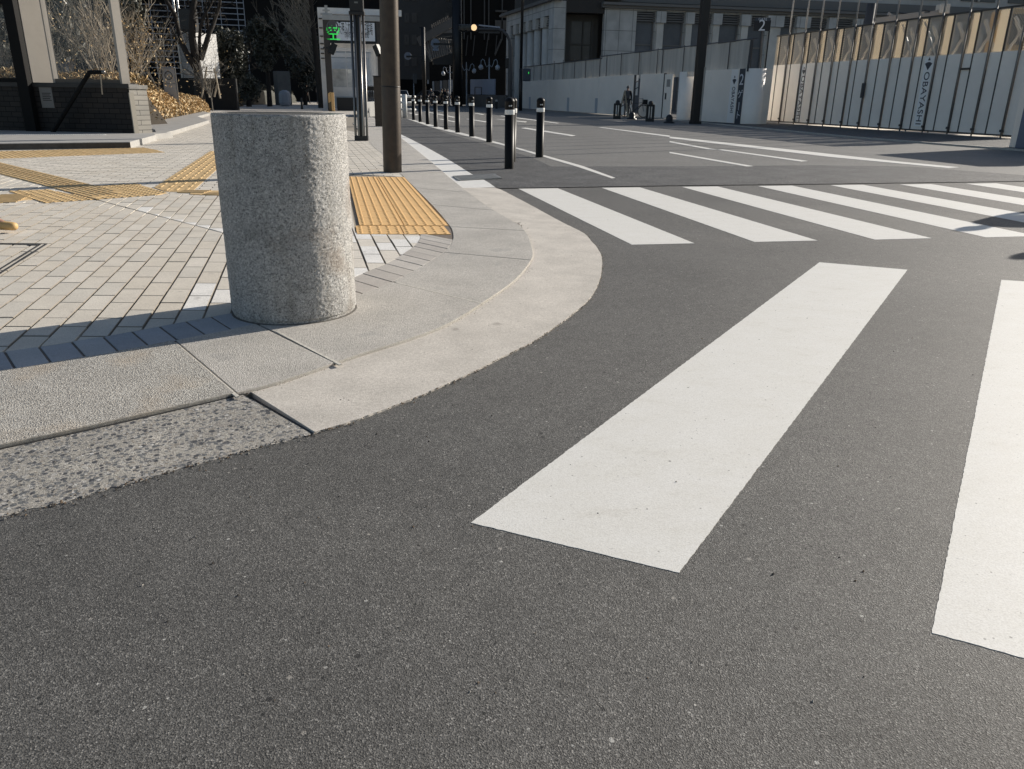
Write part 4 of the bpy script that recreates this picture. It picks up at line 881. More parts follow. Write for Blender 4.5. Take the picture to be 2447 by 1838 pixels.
# hedge planter kerb
kp=gps('z1',[(1650,1440),(1700,1450),(1800,1418),(1858,1405),(2212,1292)],.06)+[gp('z2',400,1560,.06),gp('z2',560,1515,.06)]
ki=[(hx[0]-.4,hx[1]) for hx in (gp('z2',560,1480,.06),gp('z1',1600,1325,.06))]+[gp('z1',1640,1400,.06)]
mb=MB(); mb.prism(kp+ki,.0,.12); tag(mb.build('planter_kerb',M('planter_stone',(.33,.32,.3),.8,var=(3,.15),bump=(30,.3,.004)),bevel=.01),'pale stone kerb edging the straw-coloured hedge bed','kerb')
# hedges
ha=gp('z1',1600,1325,.03); hb_=gp('z2',560,1480,.03)
hedge('hedge',ha,hb_,(-3.2,.4),1.2,.75,26000,'large straw-brown sunlit hedge mound right of the station entrance',m_lf,(6,4,1,4),.05)
h2=gps('z2',[(430,1415),(940,1418)]); hedge('hedge',h2[0],h2[1],(-.6,3),.95,.85,2600,'low clipped tan hedge just above the granite bollard top',m_lf,(3,5,4,1),.1)
a_=dp(21.5,'z1',-300,880); b_=dp(21.5,'z1',1330,880)
hedge('hedge',(a_[0],21.5),(b_[0],21.5),(.2,2.),1.42,1.38,6000,'grey-tan hedge seen through the station entrance glass',m_lf,(3,4,5,1),.045)
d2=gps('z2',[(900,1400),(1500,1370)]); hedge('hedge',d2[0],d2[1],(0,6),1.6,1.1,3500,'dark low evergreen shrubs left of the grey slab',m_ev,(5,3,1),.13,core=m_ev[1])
# bare shrubs
def shrub(v,x,y,Y,label,stems,L,mat,r=.02,depth=3,tw=.35,leaves=0,lm=None,z0=.6):
    p=dp(Y,v,x,y); p=(p[0],p[1],min(p[2],z0)); e=empty('bare_shrub',(p[0],p[1],0),0,label,'shrub','leafless shrubs in the bed by the entrance')
    mb=MB(); mb.tube([(p[0],p[1],0),p],r*1.6,6)
    for i in range(stems):
        a=random.uniform(-.9,.9); branch(mb,p,(math.sin(a)*.9,random.uniform(-.3,.3),1.),L*random.uniform(.7,1.1),r,depth,tw,.5,4,(2,4),4,0,.0045)
    mb.build('stems',mat,e)
    if leaves:
        mb=MB()
        for i in range(leaves): leaf(mb,(p[0]+random.gauss(0,L*.5),p[1]+random.gauss(0,.3),p[2]+random.uniform(.1,1.5)*L),.04,random.randrange(len(lm)))
        mb.build('leaves',lm,e)
    return e
shrub('z1',1085,760,23.2,'tall pale many-stemmed bare shrub in the middle of the entrance window',11,1.5,m_barkt,.022,3,.3,90,m_lf,1.1)
shrub('z1',690,700,23.6,'thin bare shrub at the left of the entrance window',6,1.3,m_barkm,.016,3,.35,60,m_lf,1.1)
shrub('z1',900,700,24.8,'grey tangled bare shrub behind the window centre',9,1.6,m_barkm,.016,3,.5,60,m_lf,1.)
shrub('z1',130,700,23.6,'bare shrub seen through the leftmost glass pane',7,1.2,m_barkm,.018,3,.4,50,m_lf,1.)
shrub('z1',1360,850,24.5,'bare shrub with straw leaves just right of the window post',8,1.4,m_barkt,.014,3,.35,420,[m_lf[0],m_lf[1],m_lf[3]],.9)
shrub('z1',1650,780,29,'wispy bare shrub beside the grey information sign',7,1.5,m_barkm,.014,3,.4,80,m_lf,1.)
# limbed dark tree traced limb by limb at its own depth
Y=44.
e=empty('bare_tree',(*gp('z2',430,1300)[:1],Y,0),0,'dark leafless tree in front of the sunlit white brick wall','tree')
mb=MB(); lim=[([(470,1330),(420,1230),(390,1000),(360,750),(345,500),(345,250),(350,0),(352,-160)],.17,.07),([(370,900),(300,760),(220,600),(130,400),(80,200),(20,60),(-40,-60)],.1,.05),([(330,800),(210,620),(120,480),(60,350),(0,300),(-80,280)],.06,.03),([(400,760),(420,500),(460,350),(520,180),(560,60),(600,-60)],.055,.03),([(430,780),(520,600),(570,450),(600,330),(620,200),(680,80),(720,-40)],.085,.04),([(520,420),(515,250),(520,80),(550,-40)],.04,.02),([(345,300),(320,150),(290,0)],.05,.03)]
for pts,r0,r1 in lim:
    n=len(pts); P3=[(lambda q:(q[0],q[1]+.25*math.sin(i*1.3+r0*30),q[2]))(dp(Y,'z2',*p)) for i,p in enumerate(pts)]
    if pts[0][1]>1300: P3[0]=(P3[0][0],P3[0][1],0)
    mb.tube(P3,[(r0+(r1-r0)*i/(n-1))*1.7 for i in range(n)],8)
mb.build('trunk',m_bark,e,smooth=True)
mb=MB()
for pts,r0,r1 in lim:
    for p in pts[1:]:
        for q in range(2):
            c=dp(Y,'z2',*p); branch(mb,c,(random.gauss(0,1),random.gauss(0,.5),random.random()),random.uniform(.5,1.5),.02,2,.5,.3,3,(1,3),4,0,.007)
mb.build('twigs',m_bark,e)
# stakes
e=tag(empty('tree_stakes',(*dp(43.4,'z2',580,1290)[:2],0)),'pair of wooden support stakes tied with a cross bar','tree support')
for a,b in (((455,1290),(520,880)),((700,1300),(618,900)),((560,1290),(505,1080)),((620,1280),(660,1100))):
    mb=MB(); mb.tube([dp(43.4,'z2',*a),dp(43.4,'z2',*b)],.045,7); mb.build('stake',m_barkt,e)
mb=MB(); mb.tube([dp(43.3,'z2',490,945),dp(43.3,'z2',660,955)],.03,7); mb.build('cross_bar',m_barkt,e)
shrub('z2',560,1100,43,'twisted small bare shrub against the white brick wall',8,1.5,m_barkm,.018,3,.6,60,m_lf,.7)
# white brick wall
Yw=49.; c=dp(Yw,'z2',318,700); WL=Wall((c[0],c[1]),(c[0]+math.cos(1.05),c[1]+math.sin(1.05))); WS=Wall((c[0],c[1]),(c[0]-.9,c[1]+.25))
e=empty('brick_block',(c[0],c[1],0),0,'sunlit white brick block behind the bare tree','brick wall')
zt=WL.px('z2',320,425)[1]; s1=WL.px('z2',668,700)[0]
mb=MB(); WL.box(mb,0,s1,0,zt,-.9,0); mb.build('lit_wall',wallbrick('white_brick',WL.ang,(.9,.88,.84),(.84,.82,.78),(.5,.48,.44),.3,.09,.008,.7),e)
s0=WS.px('z2',180,700)[0]; mb=MB(); WS.box(mb,0.01,s0,0,zt,-.9,-.003); mb.build('shaded_wall',wallbrick('white_brick_shaded',WS.ang,(.3,.29,.28),(.26,.25,.24),(.12,.12,.11),.3,.09,.008,.7),e)  # same white brick, shade put into its darker colour
mb=MB(); q=dp(Yw-.3,'z2',0,0); a=dp(Yw+.2,'z2',190,418); b=dp(Yw+.2,'z2',365,118); mb.box(min(a[0],b[0]),max(a[0],b[0]),Yw,Yw+.5,a[2],b[2]); tag(mb.build('sign_box',m_blk2,bevel=.02),'black rectangular box sign standing on the white brick block','sign')
# dark low wall behind the hedge
a=gp('z2',-700,1290); q0=dp(46,'z2',-600,1000); q1=dp(46,'z2',885,1040); mb=MB(); mb.box(q0[0],q1[0],46,46.4,0,q1[2]); tag(mb.build('low_wall',M('wall_black',(.012,.011,.01),.9,var=(3,.3)),bevel=.02),'low black wall behind the hedges and tree stakes','wall')  # near-black base with slight mottling
# twin white posts
for x,r,lab in ((1838,.065,'left of two slim pale metal poles in front of the glass building'),(1882,.06,'right of two slim pale metal poles in front of the glass building')):
    q=dp(50,'z1',x+40,400); mb=MB(); mb.tube([(q[0],50,0),(q[0],50,9)],r,10); tag(mb.build('metal_pole',m_white if 0 else M('pole_pale',(.6,.6,.58),.35,.4),smooth=True),lab,'pole')
# info sign
q=gp('z1',1830,1000); Yq=31.; a=dp(Yq,'z1',1690,705); b=dp(Yq,'z1',1800,900)
e=tag(empty('information_sign',(a[0]+.1,Yq,0)),'grey rounded information sign with clock-like circle, standing in the hedge','sign')
sw=.5; x0=a[0]+.03; mb=MB(); mb.box(x0,x0+sw,Yq,Yq+.06,.4,a[2]); mb.build('board',M('sign_grey',(.23,.24,.26),.6),e,bevel=.03)
mb=MB(); mb.box(x0+.04,x0+sw-.04,Yq-.006,Yq-.002,a[2]-.55,a[2]-.06); mb.box(x0+.04,x0+sw-.04,Yq-.006,Yq-.002,.45,a[2]-.6); mb.build('panel',M('sign_light',(.33,.34,.36),.6),e)
WQ=Wall((x0,Yq-.006),(x0+1,Yq-.006)); cz=a[2]-.3
mb=MB(); mb.lathe([(.15,0),(.15,.006),(.12,.006),(.12,0)],20); ring=mb.build('ring',M('sign_ink',(.04,.045,.05),.6),e); ring.matrix_parent_inverse=wmat(e).inverted(); ring.matrix_basis=Matrix.Translation((x0+sw/2,Yq-.005,cz))@Matrix.Rotation(math.pi/2,4,'X')
mb=MB(); mb.bar((x0+sw/2-.09,Yq-.012,cz+.09),(x0+sw/2+.09,Yq-.012,cz-.09),.03,.008); mb.build('slash',MATS['sign_ink'],e)
mb=MB(); mb.tube([(x0+sw,Yq+.03,0),(x0+sw,Yq+.03,a[2]-.03)],.02,8); mb.build('post',m_alu,e)
# dark evergreens and far trees left of the street
def evergreen(v,pts,Y,label,n,size,mats=m_ev,wts=(6,4,1),name='evergreen_tree',trunk=True,clumps=40):
    xs_=[p[0] for p in pts]; ys_=[p[1] for p in pts]; a=dp(Y,v,min(xs_),min(ys_)); b=dp(Y,v,max(xs_),max(ys_)); c=((a[0]+b[0])/2,Y,(a[2]+b[2])/2)
    e=empty(name,(c[0],Y,0),0,label,'tree','dark evergreens beyond the plaza')
    mb=MB(); mb.tube([(c[0],Y,0),(c[0]+.1,Y,c[2])],[.2,.1],8)
    for i in range(7): branch(mb,(c[0],Y,b[2]+(c[2]-b[2])*random.random()),(random.gauss(0,1),random.gauss(0,.5),.6),abs(a[2]-b[2])*.35,.06,2,.5,.3)
    mb.build('trunk',m_bark,e)
    mb=MB(); crown(mb,c,(abs(b[0]-a[0])/2*.9,min(abs(b[0]-a[0])/2,3),abs(a[2]-b[2])/2*.95),n,size,mats,wts,clumps); mb.build('crown',mats,e); return e
evergreen('z2',[(560,280),(1100,1150)],52,'dark evergreen between the white brick block and the black gap',9000,.11)
evergreen('z2',[(1000,240),(1560,900)],60,'broad dark evergreen with a flat top in front of the black building',10000,.12)
evergreen('z2',[(850,900),(1250,1330)],58,'low dark evergreen clump left of the grey slab',3000,.1)
evergreen('z1',[(-600,-300),(1000,750)],29,'dark evergreen filling the entrance windows',9000,.09,wts=(6,4,2))
evergreen('z1',[(1180,-100),(1560,330)],33,'glossy dark evergreen above the straw shrub, right of the window post',2600,.07,wts=(5,3,3))
evergreen('z2',[(1500,300),(2050,1180)],70,'dark evergreen behind the bicycle parking frame',6000,.14)
# willow-like bare tree with fine drooping twigs
p=dp(57,'z2',2010,1000); e=empty('fine_twig_tree',(p[0],57,0),0,'tall bare tree with fine brush-like twigs left of the bicycle parking sign','tree'); mb=MB(); mb.tube([(p[0],57,0),(p[0]-.2,57,5),(p[0]-.4,57,10)],[.22,.17,.08],8); mb.build('trunk',m_bark,e)
mb=MB()
for i in range(60):
    z=random.uniform(2.2,9); branch(mb,(p[0]-.2,57,z),(-random.uniform(.3,1.),random.gauss(0,.4),random.uniform(.5,1.6)),random.uniform(1.2,2.6),.022,3,.28,.3,3,(2,4),3,0,.008)
mb.build('twigs',m_barkm,e)
# grey slab, rounded box
q=gp('z2',1500,1205); Yg=66
a=dp(Yg,'z2',1352,938); b=dp(Yg,'z2',1535,945); mb=MB(); m_=dp(Yg,'z2',1440,940)
mb.prism([(a[0],Yg+.8),(m_[0],Yg),(b[0]+.35,Yg+.5),(a[0]+.9,Yg+1.4)],0,a[2]); tag(mb.build('stone_slab',M('slab_grey',(.12,.118,.112),.8,var=(2,.2)),bevel=.03),'tall dull grey stone slab standing among dark shrubs','monument')
a=dp(62,'z2',1450,1190); b=dp(62,'z2',1600,1330); mb=MB(); mb.box(a[0],b[0],62,63,0,a[2]); tag(mb.build('rounded_cabinet',M('cabinet_pale',(.3,.32,.36),.5),bevel=.3),'pale low cabinet with rounded top beside the grey slab','cabinet')
for x,lab in ((1765,'short dark bollard left of the black-clad pedestrian'),):
    a=gp('z2',x+15,1450); hh=hz(a,'z2',x,1290); mb=MB(); mb.lathe([(.07,0),(.07,hh*.9),(.04,hh),(.001,hh)],12,(a[0],a[1],0)); tag(mb.build('dark_bollard',m_blk2,smooth=True),lab,'bollard')
q=gp('z2',1850,1372); person((q[0],q[1],0),2.8,1.85,'walk',m_cblk,m_cblk,'person in long black clothing walking left of the parking frame')
q=dp(78,'z2',1995,1200); person((q[0],78,0),3.,1.75,'walk',m_cgry,m_cnav,'person in a white cap walking just left of the parking frame post',hat=m_cwht)
# glass building (left)
Yb=72.; q0=dp(Yb,'z2',-900,0); q1=dp(Yb,'z2',1005,0); WG=Wall((q0[0],Yb-4),(q1[0],Yb))
e=empty('glass_building',(q1[0],Yb,0),0,'dark glass office building with a pale grid of mullions at upper left','building')
m_dg=M('dark_glass',(.006,.0065,.008),.5,spec=.12)
mb=MB(); WG.box(mb,0,WG.L,0,16,-12,0); mb.build('curtain_wall',m_dg,e)
m_gr=M('grid_pale',(.4,.42,.46),.5)
mb=MB(); mh=[WG.px('z2',900,y)[1] for y in (110,185)]; dz=mh[0]-mh[1]; z=mh[0]%dz
while z<15: WG.box(mb,0,WG.L,z-.035,z+.035,0,.05); z+=dz
mb.build('transoms',m_gr,e)
mb=MB(); s=WG.px('z2',925,150)[0]; ds=s-WG.px('z2',700,150)[0]
while s>0: WG.box(mb,s-.03,s+.03,0,15,.0,.055); s-=ds
WG.box(mb,WG.L-.06,WG.L,0,15,0,.06); mb.build('mullions',m_gr,e)
# black office behind
q0=dp(98,'z2',-1500,0); q1=dp(98,'z3',1120,0); mb=MB(); mb.box(q0[0],q1[0],98,99,0,26); e=tag(empty('black_building',(q1[0]-5,98,0)),'nearly black office block behind the evergreens','building')
m_bk=M('facade_shade_black',(.022,.021,.02),.9,spec=.02); mb.build('wall',m_bk,e)  # near-black base colour stands in for the deep street shade
for i in range(4):
    for j in range(3): x=q1[0]-2-i*2.6; mb=MB(); mb.box(x-.9,x+.9,97.9,98,5+j*3.6,7+j*3.6); mb.build('window',M('window_black',(.012,.012,.013),.5,spec=.1),e)
# left neighbour closing the view past the entrance
q0=dp(60,'z1',-2500,0); q1=dp(60,'z1',1250,0); mb=MB(); mb.box(q0[0],q1[0],60,61,0,18); e=tag(empty('dark_block',(q1[0],60,0)),'dark plain building behind the station entrance','building'); mb.build('wall',m_bk,e)
mb=MB(); mb.box(q1[0]-.6,q1[0]+.02,59.9,60.2,0,17); mb.build('pilaster',M('pilaster_blue',(.06,.07,.09),.6),e)
# small white dome roof seen through the window
q=dp(40,'z1',595,375); e=tag(empty('domed_kiosk',(q[0],40,0)),'small white domed canopy seen through the entrance glass','kiosk')
mb=MB(); mb.lathe([(.55,q[2]),(.5,q[2]+.12),(.36,q[2]+.26),(.18,q[2]+.33),(.001,q[2]+.35)],16,(q[0],40,0)); mb.build('dome_roof',M('kiosk_white',(.7,.69,.66),.6),e,smooth=True)
mb=MB(); mb.lathe([(.5,0),(.5,q[2]-.1)],16,(q[0],40,0)); mb.build('body',m_cgry,e)
# ================================================================ BICYCLE PARKING SHELTER
m_pw=M('parking_white',(.8,.78,.75),.55,var=(3,.08)); m_pd=M('parking_frame_dark',(.06,.05,.042),.55,var=(4,.15)); m_pg=M('parking_grey',(.45,.45,.43),.6,var=(3,.1))
A=gp('z3',235,1470); W=Wall(A,(A[0]+math.cos(.2),A[1]+math.sin(.2)))
e=empty('bicycle_parking_shelter',(A[0],A[1],0),0,'white and dark framed bicycle parking entrance with a lettered sign board, left of the poles','shelter')
X=lambda x,y=700:W.px('z3',x,y)[0]; Zz=lambda y,x=500:W.px('z3',x,y)[1]
mb=MB(); W.box(mb,X(165,190),X(250,190),0,Zz(262,200),-.35,.0); mb.build('front_post',m_pd,e,bevel=.01)
sR=X(1010); mb=MB(); W.box(mb,sR-.5,sR,0,Zz(300,950),-.35,0); mb.build('front_post',m_pd,e,bevel=.01)
mb=MB(); W.box(mb,X(165,190),sR+.3,Zz(262,200),Zz(195,200),-.45,.02); mb.build('front_beam',m_pg,e,bevel=.01)
mb=MB(); W.box(mb,X(115,100),sR+1,Zz(195,200)+.1,Zz(85,150),-.9,-.55); mb.build('fascia',m_pw,e)
mb=MB(); W.box(mb,X(118,300)-.05,X(118,300)+.28,0,Zz(85,150),-.85,-.6); mb.build('side_post',m_pw,e)
mb=MB()
for y in (235,360,470,570,640,700,765): W.box(mb,X(118,300),X(165,300),Zz(y,150)-.03,Zz(y,150)+.03,-.6,-.5)
mb.build('rungs',m_pd,e)
mb=MB(); sl,sr=X(250,400),sR-.5; W.box(mb,sl,sr,Zz(572,500),Zz(275,500),-.25,-.02); sb=mb.build('sign_box',M('sign_black',(.012,.012,.013),.5),e)
mb=MB(); pl0=X(350,400); W.box(mb,pl0,sr-.1,Zz(540,600),Zz(296,600),-.02,-.01); mb.build('sign_face',M('sign_face',(.85,.88,.92),.5),sb)
ink=M('sign_ink_dark',(.03,.035,.045),.6)
t=text('天神ふれあい通り駐輪場',.78,ink,W,(pl0+sr)/2-.05,Zz(387,640),-.006,sb,ext=.002,space=1.0)
bw=max(v.co.x for v in t.data.vertices)-min(v.co.x for v in t.data.vertices); t.matrix_basis=t.matrix_basis@Matrix.Diagonal(((sr-pl0-.35)/bw,1.,1,1))
t=text('TENJIN FUREAI DORI BICYCLE PARKING',.42,ink,W,(pl0+sr)/2,Zz(468,640),-.006,sb,ext=.002)
bw=max(v.co.x for v in t.data.vertices)-min(v.co.x for v in t.data.vertices); t.matrix_basis=t.matrix_basis@Matrix.Diagonal(((sr-pl0-.9)/bw,1.,1,1))
m_grn=M('led_green',(.03,.6,.08),.5,emit=.7)
text('空',.85,m_grn,W,X(310,450),Zz(452,310),-.01,sb,ext=.01)
mb=MB(); mb.lathe([(.34,0),(.34,.02),(.26,.02),(.26,0)],20); mb.bar((-.2,0,.01),(.2,0,.01),.06,.02); mb.bar((0,-.25,.01),(0,.25,.01),.06,.02); mb.bar((-.18,-.18,.01),(.18,.18,.01),.05,.02)
n_=Vector((W.n[0],W.n[1],0)); u_=Vector((0,0,1)); ee=u_.cross(n_)
def mount(o,parent,wall,s,z,d):
    n_=Vector((wall.n[0],wall.n[1],0)); ee=Vector((0,0,1)).cross(n_); o.matrix_parent_inverse=wmat(parent).inverted() if parent else Matrix(); o.matrix_basis=Matrix.Translation(wall.P(s,z,d))@Matrix((ee,Vector((0,0,1)),n_)).transposed().to_4x4()
o=mb.build('emblem',M('emblem_grey',(.12,.12,.12),.5),sb); mount(o,sb,W,X(302,352),Zz(352,302),-.018)
# finial
mb=MB(); s=X(217,150); z=Zz(195,217); W.box(mb,s-.32,s+.32,z,z+.1,-.3,-.1); W.box(mb,s-.08,s+.08,z+.1,z+.5,-.25,-.15); W.box(mb,s-.2,s+.2,z+.2,z+.28,-.26,-.14); mb.build('roof_light',m_pg,e)
# inner ribs: portals stepping back
def Wd(d): return Wall(W.P(0,0,d)[:2],W.P(1,0,d)[:2])
for i,(xr,y) in enumerate(((905,585),(862,635),(822,712),(788,782),(765,835),(748,875))):
    d=-1.6-i*2.2; w_=Wd(d); s0=w_.px('z3',262,y)[0]; s1,zt=w_.px('z3',xr,y); mb=MB(); w_.box(mb,s0,s1,zt-.24,zt+.02,-.15,0); mb.build('rib_beam',m_pw,e)
for i,x in enumerate((932,905,872,842,812,786,765)):
    d=-.8-i*1.7; w_=Wd(d); s1=w_.px('z3',x,1190)[0]; zt=w_.px('z3',x,590+i*38)[1]; mb=MB(); w_.box(mb,s1-.2,s1+.1,.2,zt,-.12,0); mb.build('rib_post',m_pw,e)
w_=Wd(-14); mb=MB(); w_.box(mb,w_.px('z3',200,900)[0],w_.px('z3',960,900)[0],0,w_.px('z3',500,480)[1],-.2,0); mb.build('end_wall',M('parking_end',(.55,.55,.53),.7),e)
for x in (335,400,420): w_=Wd(-3); s_,z_=w_.px('z3',x,560); mb=MB(); w_.box(mb,s_-.05,s_+.05,w_.px('z3',x,700 if x<400 else 600)[1],z_,-.1,0); mb.build('hanger',m_pg,e)
for i,(x0,x1) in enumerate(((285,465),(485,575))):
    mb=MB(); W.box(mb,X(x0),X(x1),Zz(1140,400),Zz(905,400),-1.2,-1.15); mb.build('glass_panel',M('parking_glass',(.5,.51,.5),.3,var=(1.5,.4)),e)
mb=MB(); W.box(mb,X(285),X(590),Zz(1275,400),Zz(1150,400),-1.3,-1.0); mb.build('lower_panel',m_pw,e)
mb=MB(); W.box(mb,X(468),X(482),Zz(1275,400),Zz(600,400),-1.1,-.95); mb.build('rib_post',m_pw,e)
mb=MB(); W.box(mb,X(320),X(590),0,Zz(1290,400),-1.2,-.2); mb.build('base_box',m_blk2,e)
for x,y,a in ((310,655,.5),(905,675,-.5)):
    mb=MB(); c=W.P(X(x,y),Zz(y,x),.25); mb.bar(Vector(c)+Vector((a*.25,-.1,.28)),Vector(c)+Vector((-a*.2,-.2,-.25)),.3,.3); mb.bar(c,Vector(c)+Vector((-.6 if x<500 else .6,.3,.1)),.08); mb.build('spotlight',m_blk2,e)
# right low wall and bicycles
q0=gp('z3',760,1555); q1=gp('z3',925,1530); WR=Wall(q0,q1); tag((lambda mb:(WR.box(mb,0,WR.L+1,0,WR.px('z3',840,1345)[1],-.3,0),mb.build('low_wall',M('low_wall_grey',(.28,.28,.27),.8,var=(1.5,.15)),bevel=.02))[1])(MB()),'pale grey low wall between the lamp column and the thick pole','wall')
a=gp('z3',270,1480); e=tag(empty('striped_barrier',(a[0],a[1],0)),'upright amber and dark striped barrier at the foot of the parking frame','barrier')
WB=Wall(a,(a[0]+1,a[1]+.1)); zt=WB.px('z3',270,1218)[1]; w0,w1=WB.px('z3',250,1350)[0],WB.px('z3',322,1350)[0]
mb=MB(); WB.box(mb,w0,w1,0,zt,-.3,0); mb.build('board',M('barrier_dark',(.12,.09,.05),.7),e)
mb=MB(); WB.box(mb,w1-.14,w1+.02,0,zt-.02,.0,.03)
for i in range(6): z=zt*(.98-.08*i); mb.hexa([WB.P(w0,z-.14,0),WB.P(w1-.16,z-.04,0),WB.P(w1-.16,z-.04,.02),WB.P(w0,z-.14,.02)],[WB.P(w0,z-.06,0),WB.P(w1-.16,z+.03,0),WB.P(w1-.16,z+.03,.02),WB.P(w0,z-.06,.02)])
mb.build('stripes',m_yel,e)
# ---------------------------------------------------------------- bicycles
m_rub=M('rubber',(.012,.012,.012),.8); m_spk=M('spoke_steel',(.3,.3,.3),.35,.8)
def torus(mb,c,R,r,ax='x',n=22,m=6):
    o=len(mb.v)
    for i in range(n):
        a=6.2832*i/n
        for j in range(m):
            b=6.2832*j/m; q=R+r*math.cos(b); mb.v.append((c[0]+r*math.sin(b),c[1]+q*math.cos(a),c[2]+q*math.sin(a)))
    for i in range(n):
        for j in range(m): mb.f.append([o+i*m+j,o+i*m+(j+1)%m,o+((i+1)%n)*m+(j+1)%m,o+((i+1)%n)*m+j]); mb.m.append(0)
def bicycle(fr):
    e=empty('bicycle',(0,0,0))
    for y in (-.52,.52):
        mb=MB(); torus(mb,(0,y,.33),.315,.018); wh=mb.build('wheel',m_rub,e)
        mb=MB(); torus(mb,(0,y,.33),.293,.009)
        for i in range(12): a=i*.5236; mb.bar((0,y,.33),(0,y+.29*math.cos(a),.33+.29*math.sin(a)),.004)
        mb.build('rim',m_spk,wh)
    mb=MB(); T=mb.tube; T([(0,-.52,.33),(0,-.42,.78)],.014,6); T([(0,-.44,.72),(0,.08,.3)],.018,6); T([(0,-.43,.76),(0,.16,.7)],.016,6); T([(0,.08,.3),(0,.2,.85)],.015,6); T([(0,.08,.3),(0,.52,.33)],.011,6); T([(0,.18,.72),(0,.52,.33)],.01,6); mb.build('frame',fr,e)
    mb=MB(); mb.tube([(-.28,-.28,.98),(-.2,-.42,.95),(.2,-.42,.95),(.28,-.28,.98)],.013,6); mb.tube([(0,-.42,.78),(0,-.42,.95)],.014,6); mb.build('handlebar',m_spk,e)
    mb=MB(); mb.hexa([(-.07,.34,.86),(.07,.34,.86),(.03,.08,.87),(-.03,.08,.87)],[(-.08,.34,.91),(.08,.34,.91),(.02,.06,.9),(-.02,.06,.9)]); mb.build('saddle',m_blk2,e,bevel=.01)
    mb=MB(); mb.box(-.16,.16,-.75,-.5,.68,.92); mb.build('basket',m_rub,e); return e
bk=bicycle(m_blk2)
bi=[bk]+[copytree(bk) for _ in range(4)]
lab=['leftmost of the dark bicycles racked under the white ribs','second dark bicycle in the rack under the white ribs','third dark bicycle in the rack under the white ribs','rightmost racked bicycle, next to the thick pole']
for i,x in enumerate((780,815,850,890)):
    q=W.P(W.px('z3',x,1290)[0],0,-3.); bi[i].location=(q[0],q[1],.95 if 0 else 0.5); bi[i].rotation_euler=(0,0,.25); tag(bi[i],lab[i],'bicycle','bicycles racked in the parking shelter')
mb=MB(); W.box(mb,X(700),X(1000),0.02,.5,-4.2,-2); tag(mb.build('bicycle_plinth',m_pg,bevel=.01),'low grey plinth carrying the racked bicycles','plinth')
# ================================================================ CENTRE BACKGROUND
m_br=M('facade_brown',(.12,.11,.1),.85,var=(.3,.12)); m_win=M('window_dark',(.006,.006,.006),.3,spec=.2); m_fr2=M('window_frame',(.17,.15,.13),.7)
a=dp(125,'z3',940,0); b=dp(125,'z3',1960,0); W=Wall((a[0],125),(b[0],125)); e=empty('brown_building',((a[0]+b[0])/2,125,0),0,'dark brown building with paired small windows beyond the thick pole','building')
mb=MB(); W.box(mb,-6,W.L+2,3,28,-20,0); mb.build('wall',m_br,e)
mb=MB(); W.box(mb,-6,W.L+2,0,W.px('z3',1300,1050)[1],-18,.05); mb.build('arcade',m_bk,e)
cols=[(1255,1312),(1352,1412),(1798,1842)]; rows=[(175,295),(465,585),(755,870),(-105,5)]
for c0_,c1_ in cols:
    for r0,r1 in rows:
        if c0_>1500 and r0>180: continue
        off=(c0_-1255)*.0; f_=MB(); s0,z1=W.px('z3',c0_-4,r0-6); s1,z0=W.px('z3',c1_+4,r1+6); W.box(f_,s0,s1,z0,z1,0,.08); fo=f_.build('window_frame',m_fr2,e)
        f_=MB(); W.box(f_,s0+.35,s1-.35,z0+.35,z1-.35,.08,.1); f_.build('pane',m_win,fo)
# slatted canopy (arcade roof)
e=tag(empty('arcade_canopy',(*gp('z4',700,1380),0)),'sloping slatted arcade roof edge in front of the brown building','canopy'); Yc=100
mb=MB(); mb.bar(dp(Yc,'z4',330,555),dp(Yc,'z4',840,262),.5,.9); mb.build('roof_edge',M('canopy_grey',(.14,.13,.12),.7),e)
mb=MB()
for i in range(12): mb.bar(dp(Yc,'z4',510+i*26,372-i*14),dp(Yc,'z4',502+i*26,320-i*14 if i<9 else 360-i*14),.12)
mb.build('cresting',m_fr2,e)
mb=MB()
for i in range(12): mb.bar(dp(Yc+.3,'z4',430+i*32,500+i*2),dp(Yc-.5+i*.1,'z4',500+i*28,790-i*9),.14,.3)
for i in range(5): mb.bar(dp(Yc+.4,'z4',420,520+i*28),dp(Yc+.2,'z4',830,470+i*60),.1)
mb.bar(dp(Yc,'z4',600,412),dp(Yc,'z4',835,410),.3,.4); mb.bar(dp(Yc,'z4',418,640),dp(Yc,'z4',505,810),.22); mb.build('slats',M('slat_dim',(.17,.16,.15),.7),e)
mb=MB(); a=dp(Yc,'z4',500,820); b=dp(Yc,'z4',505,1400)
mb.bar(a,(a[0],a[1],0),.4); mb.build('prop',m_bk,e)
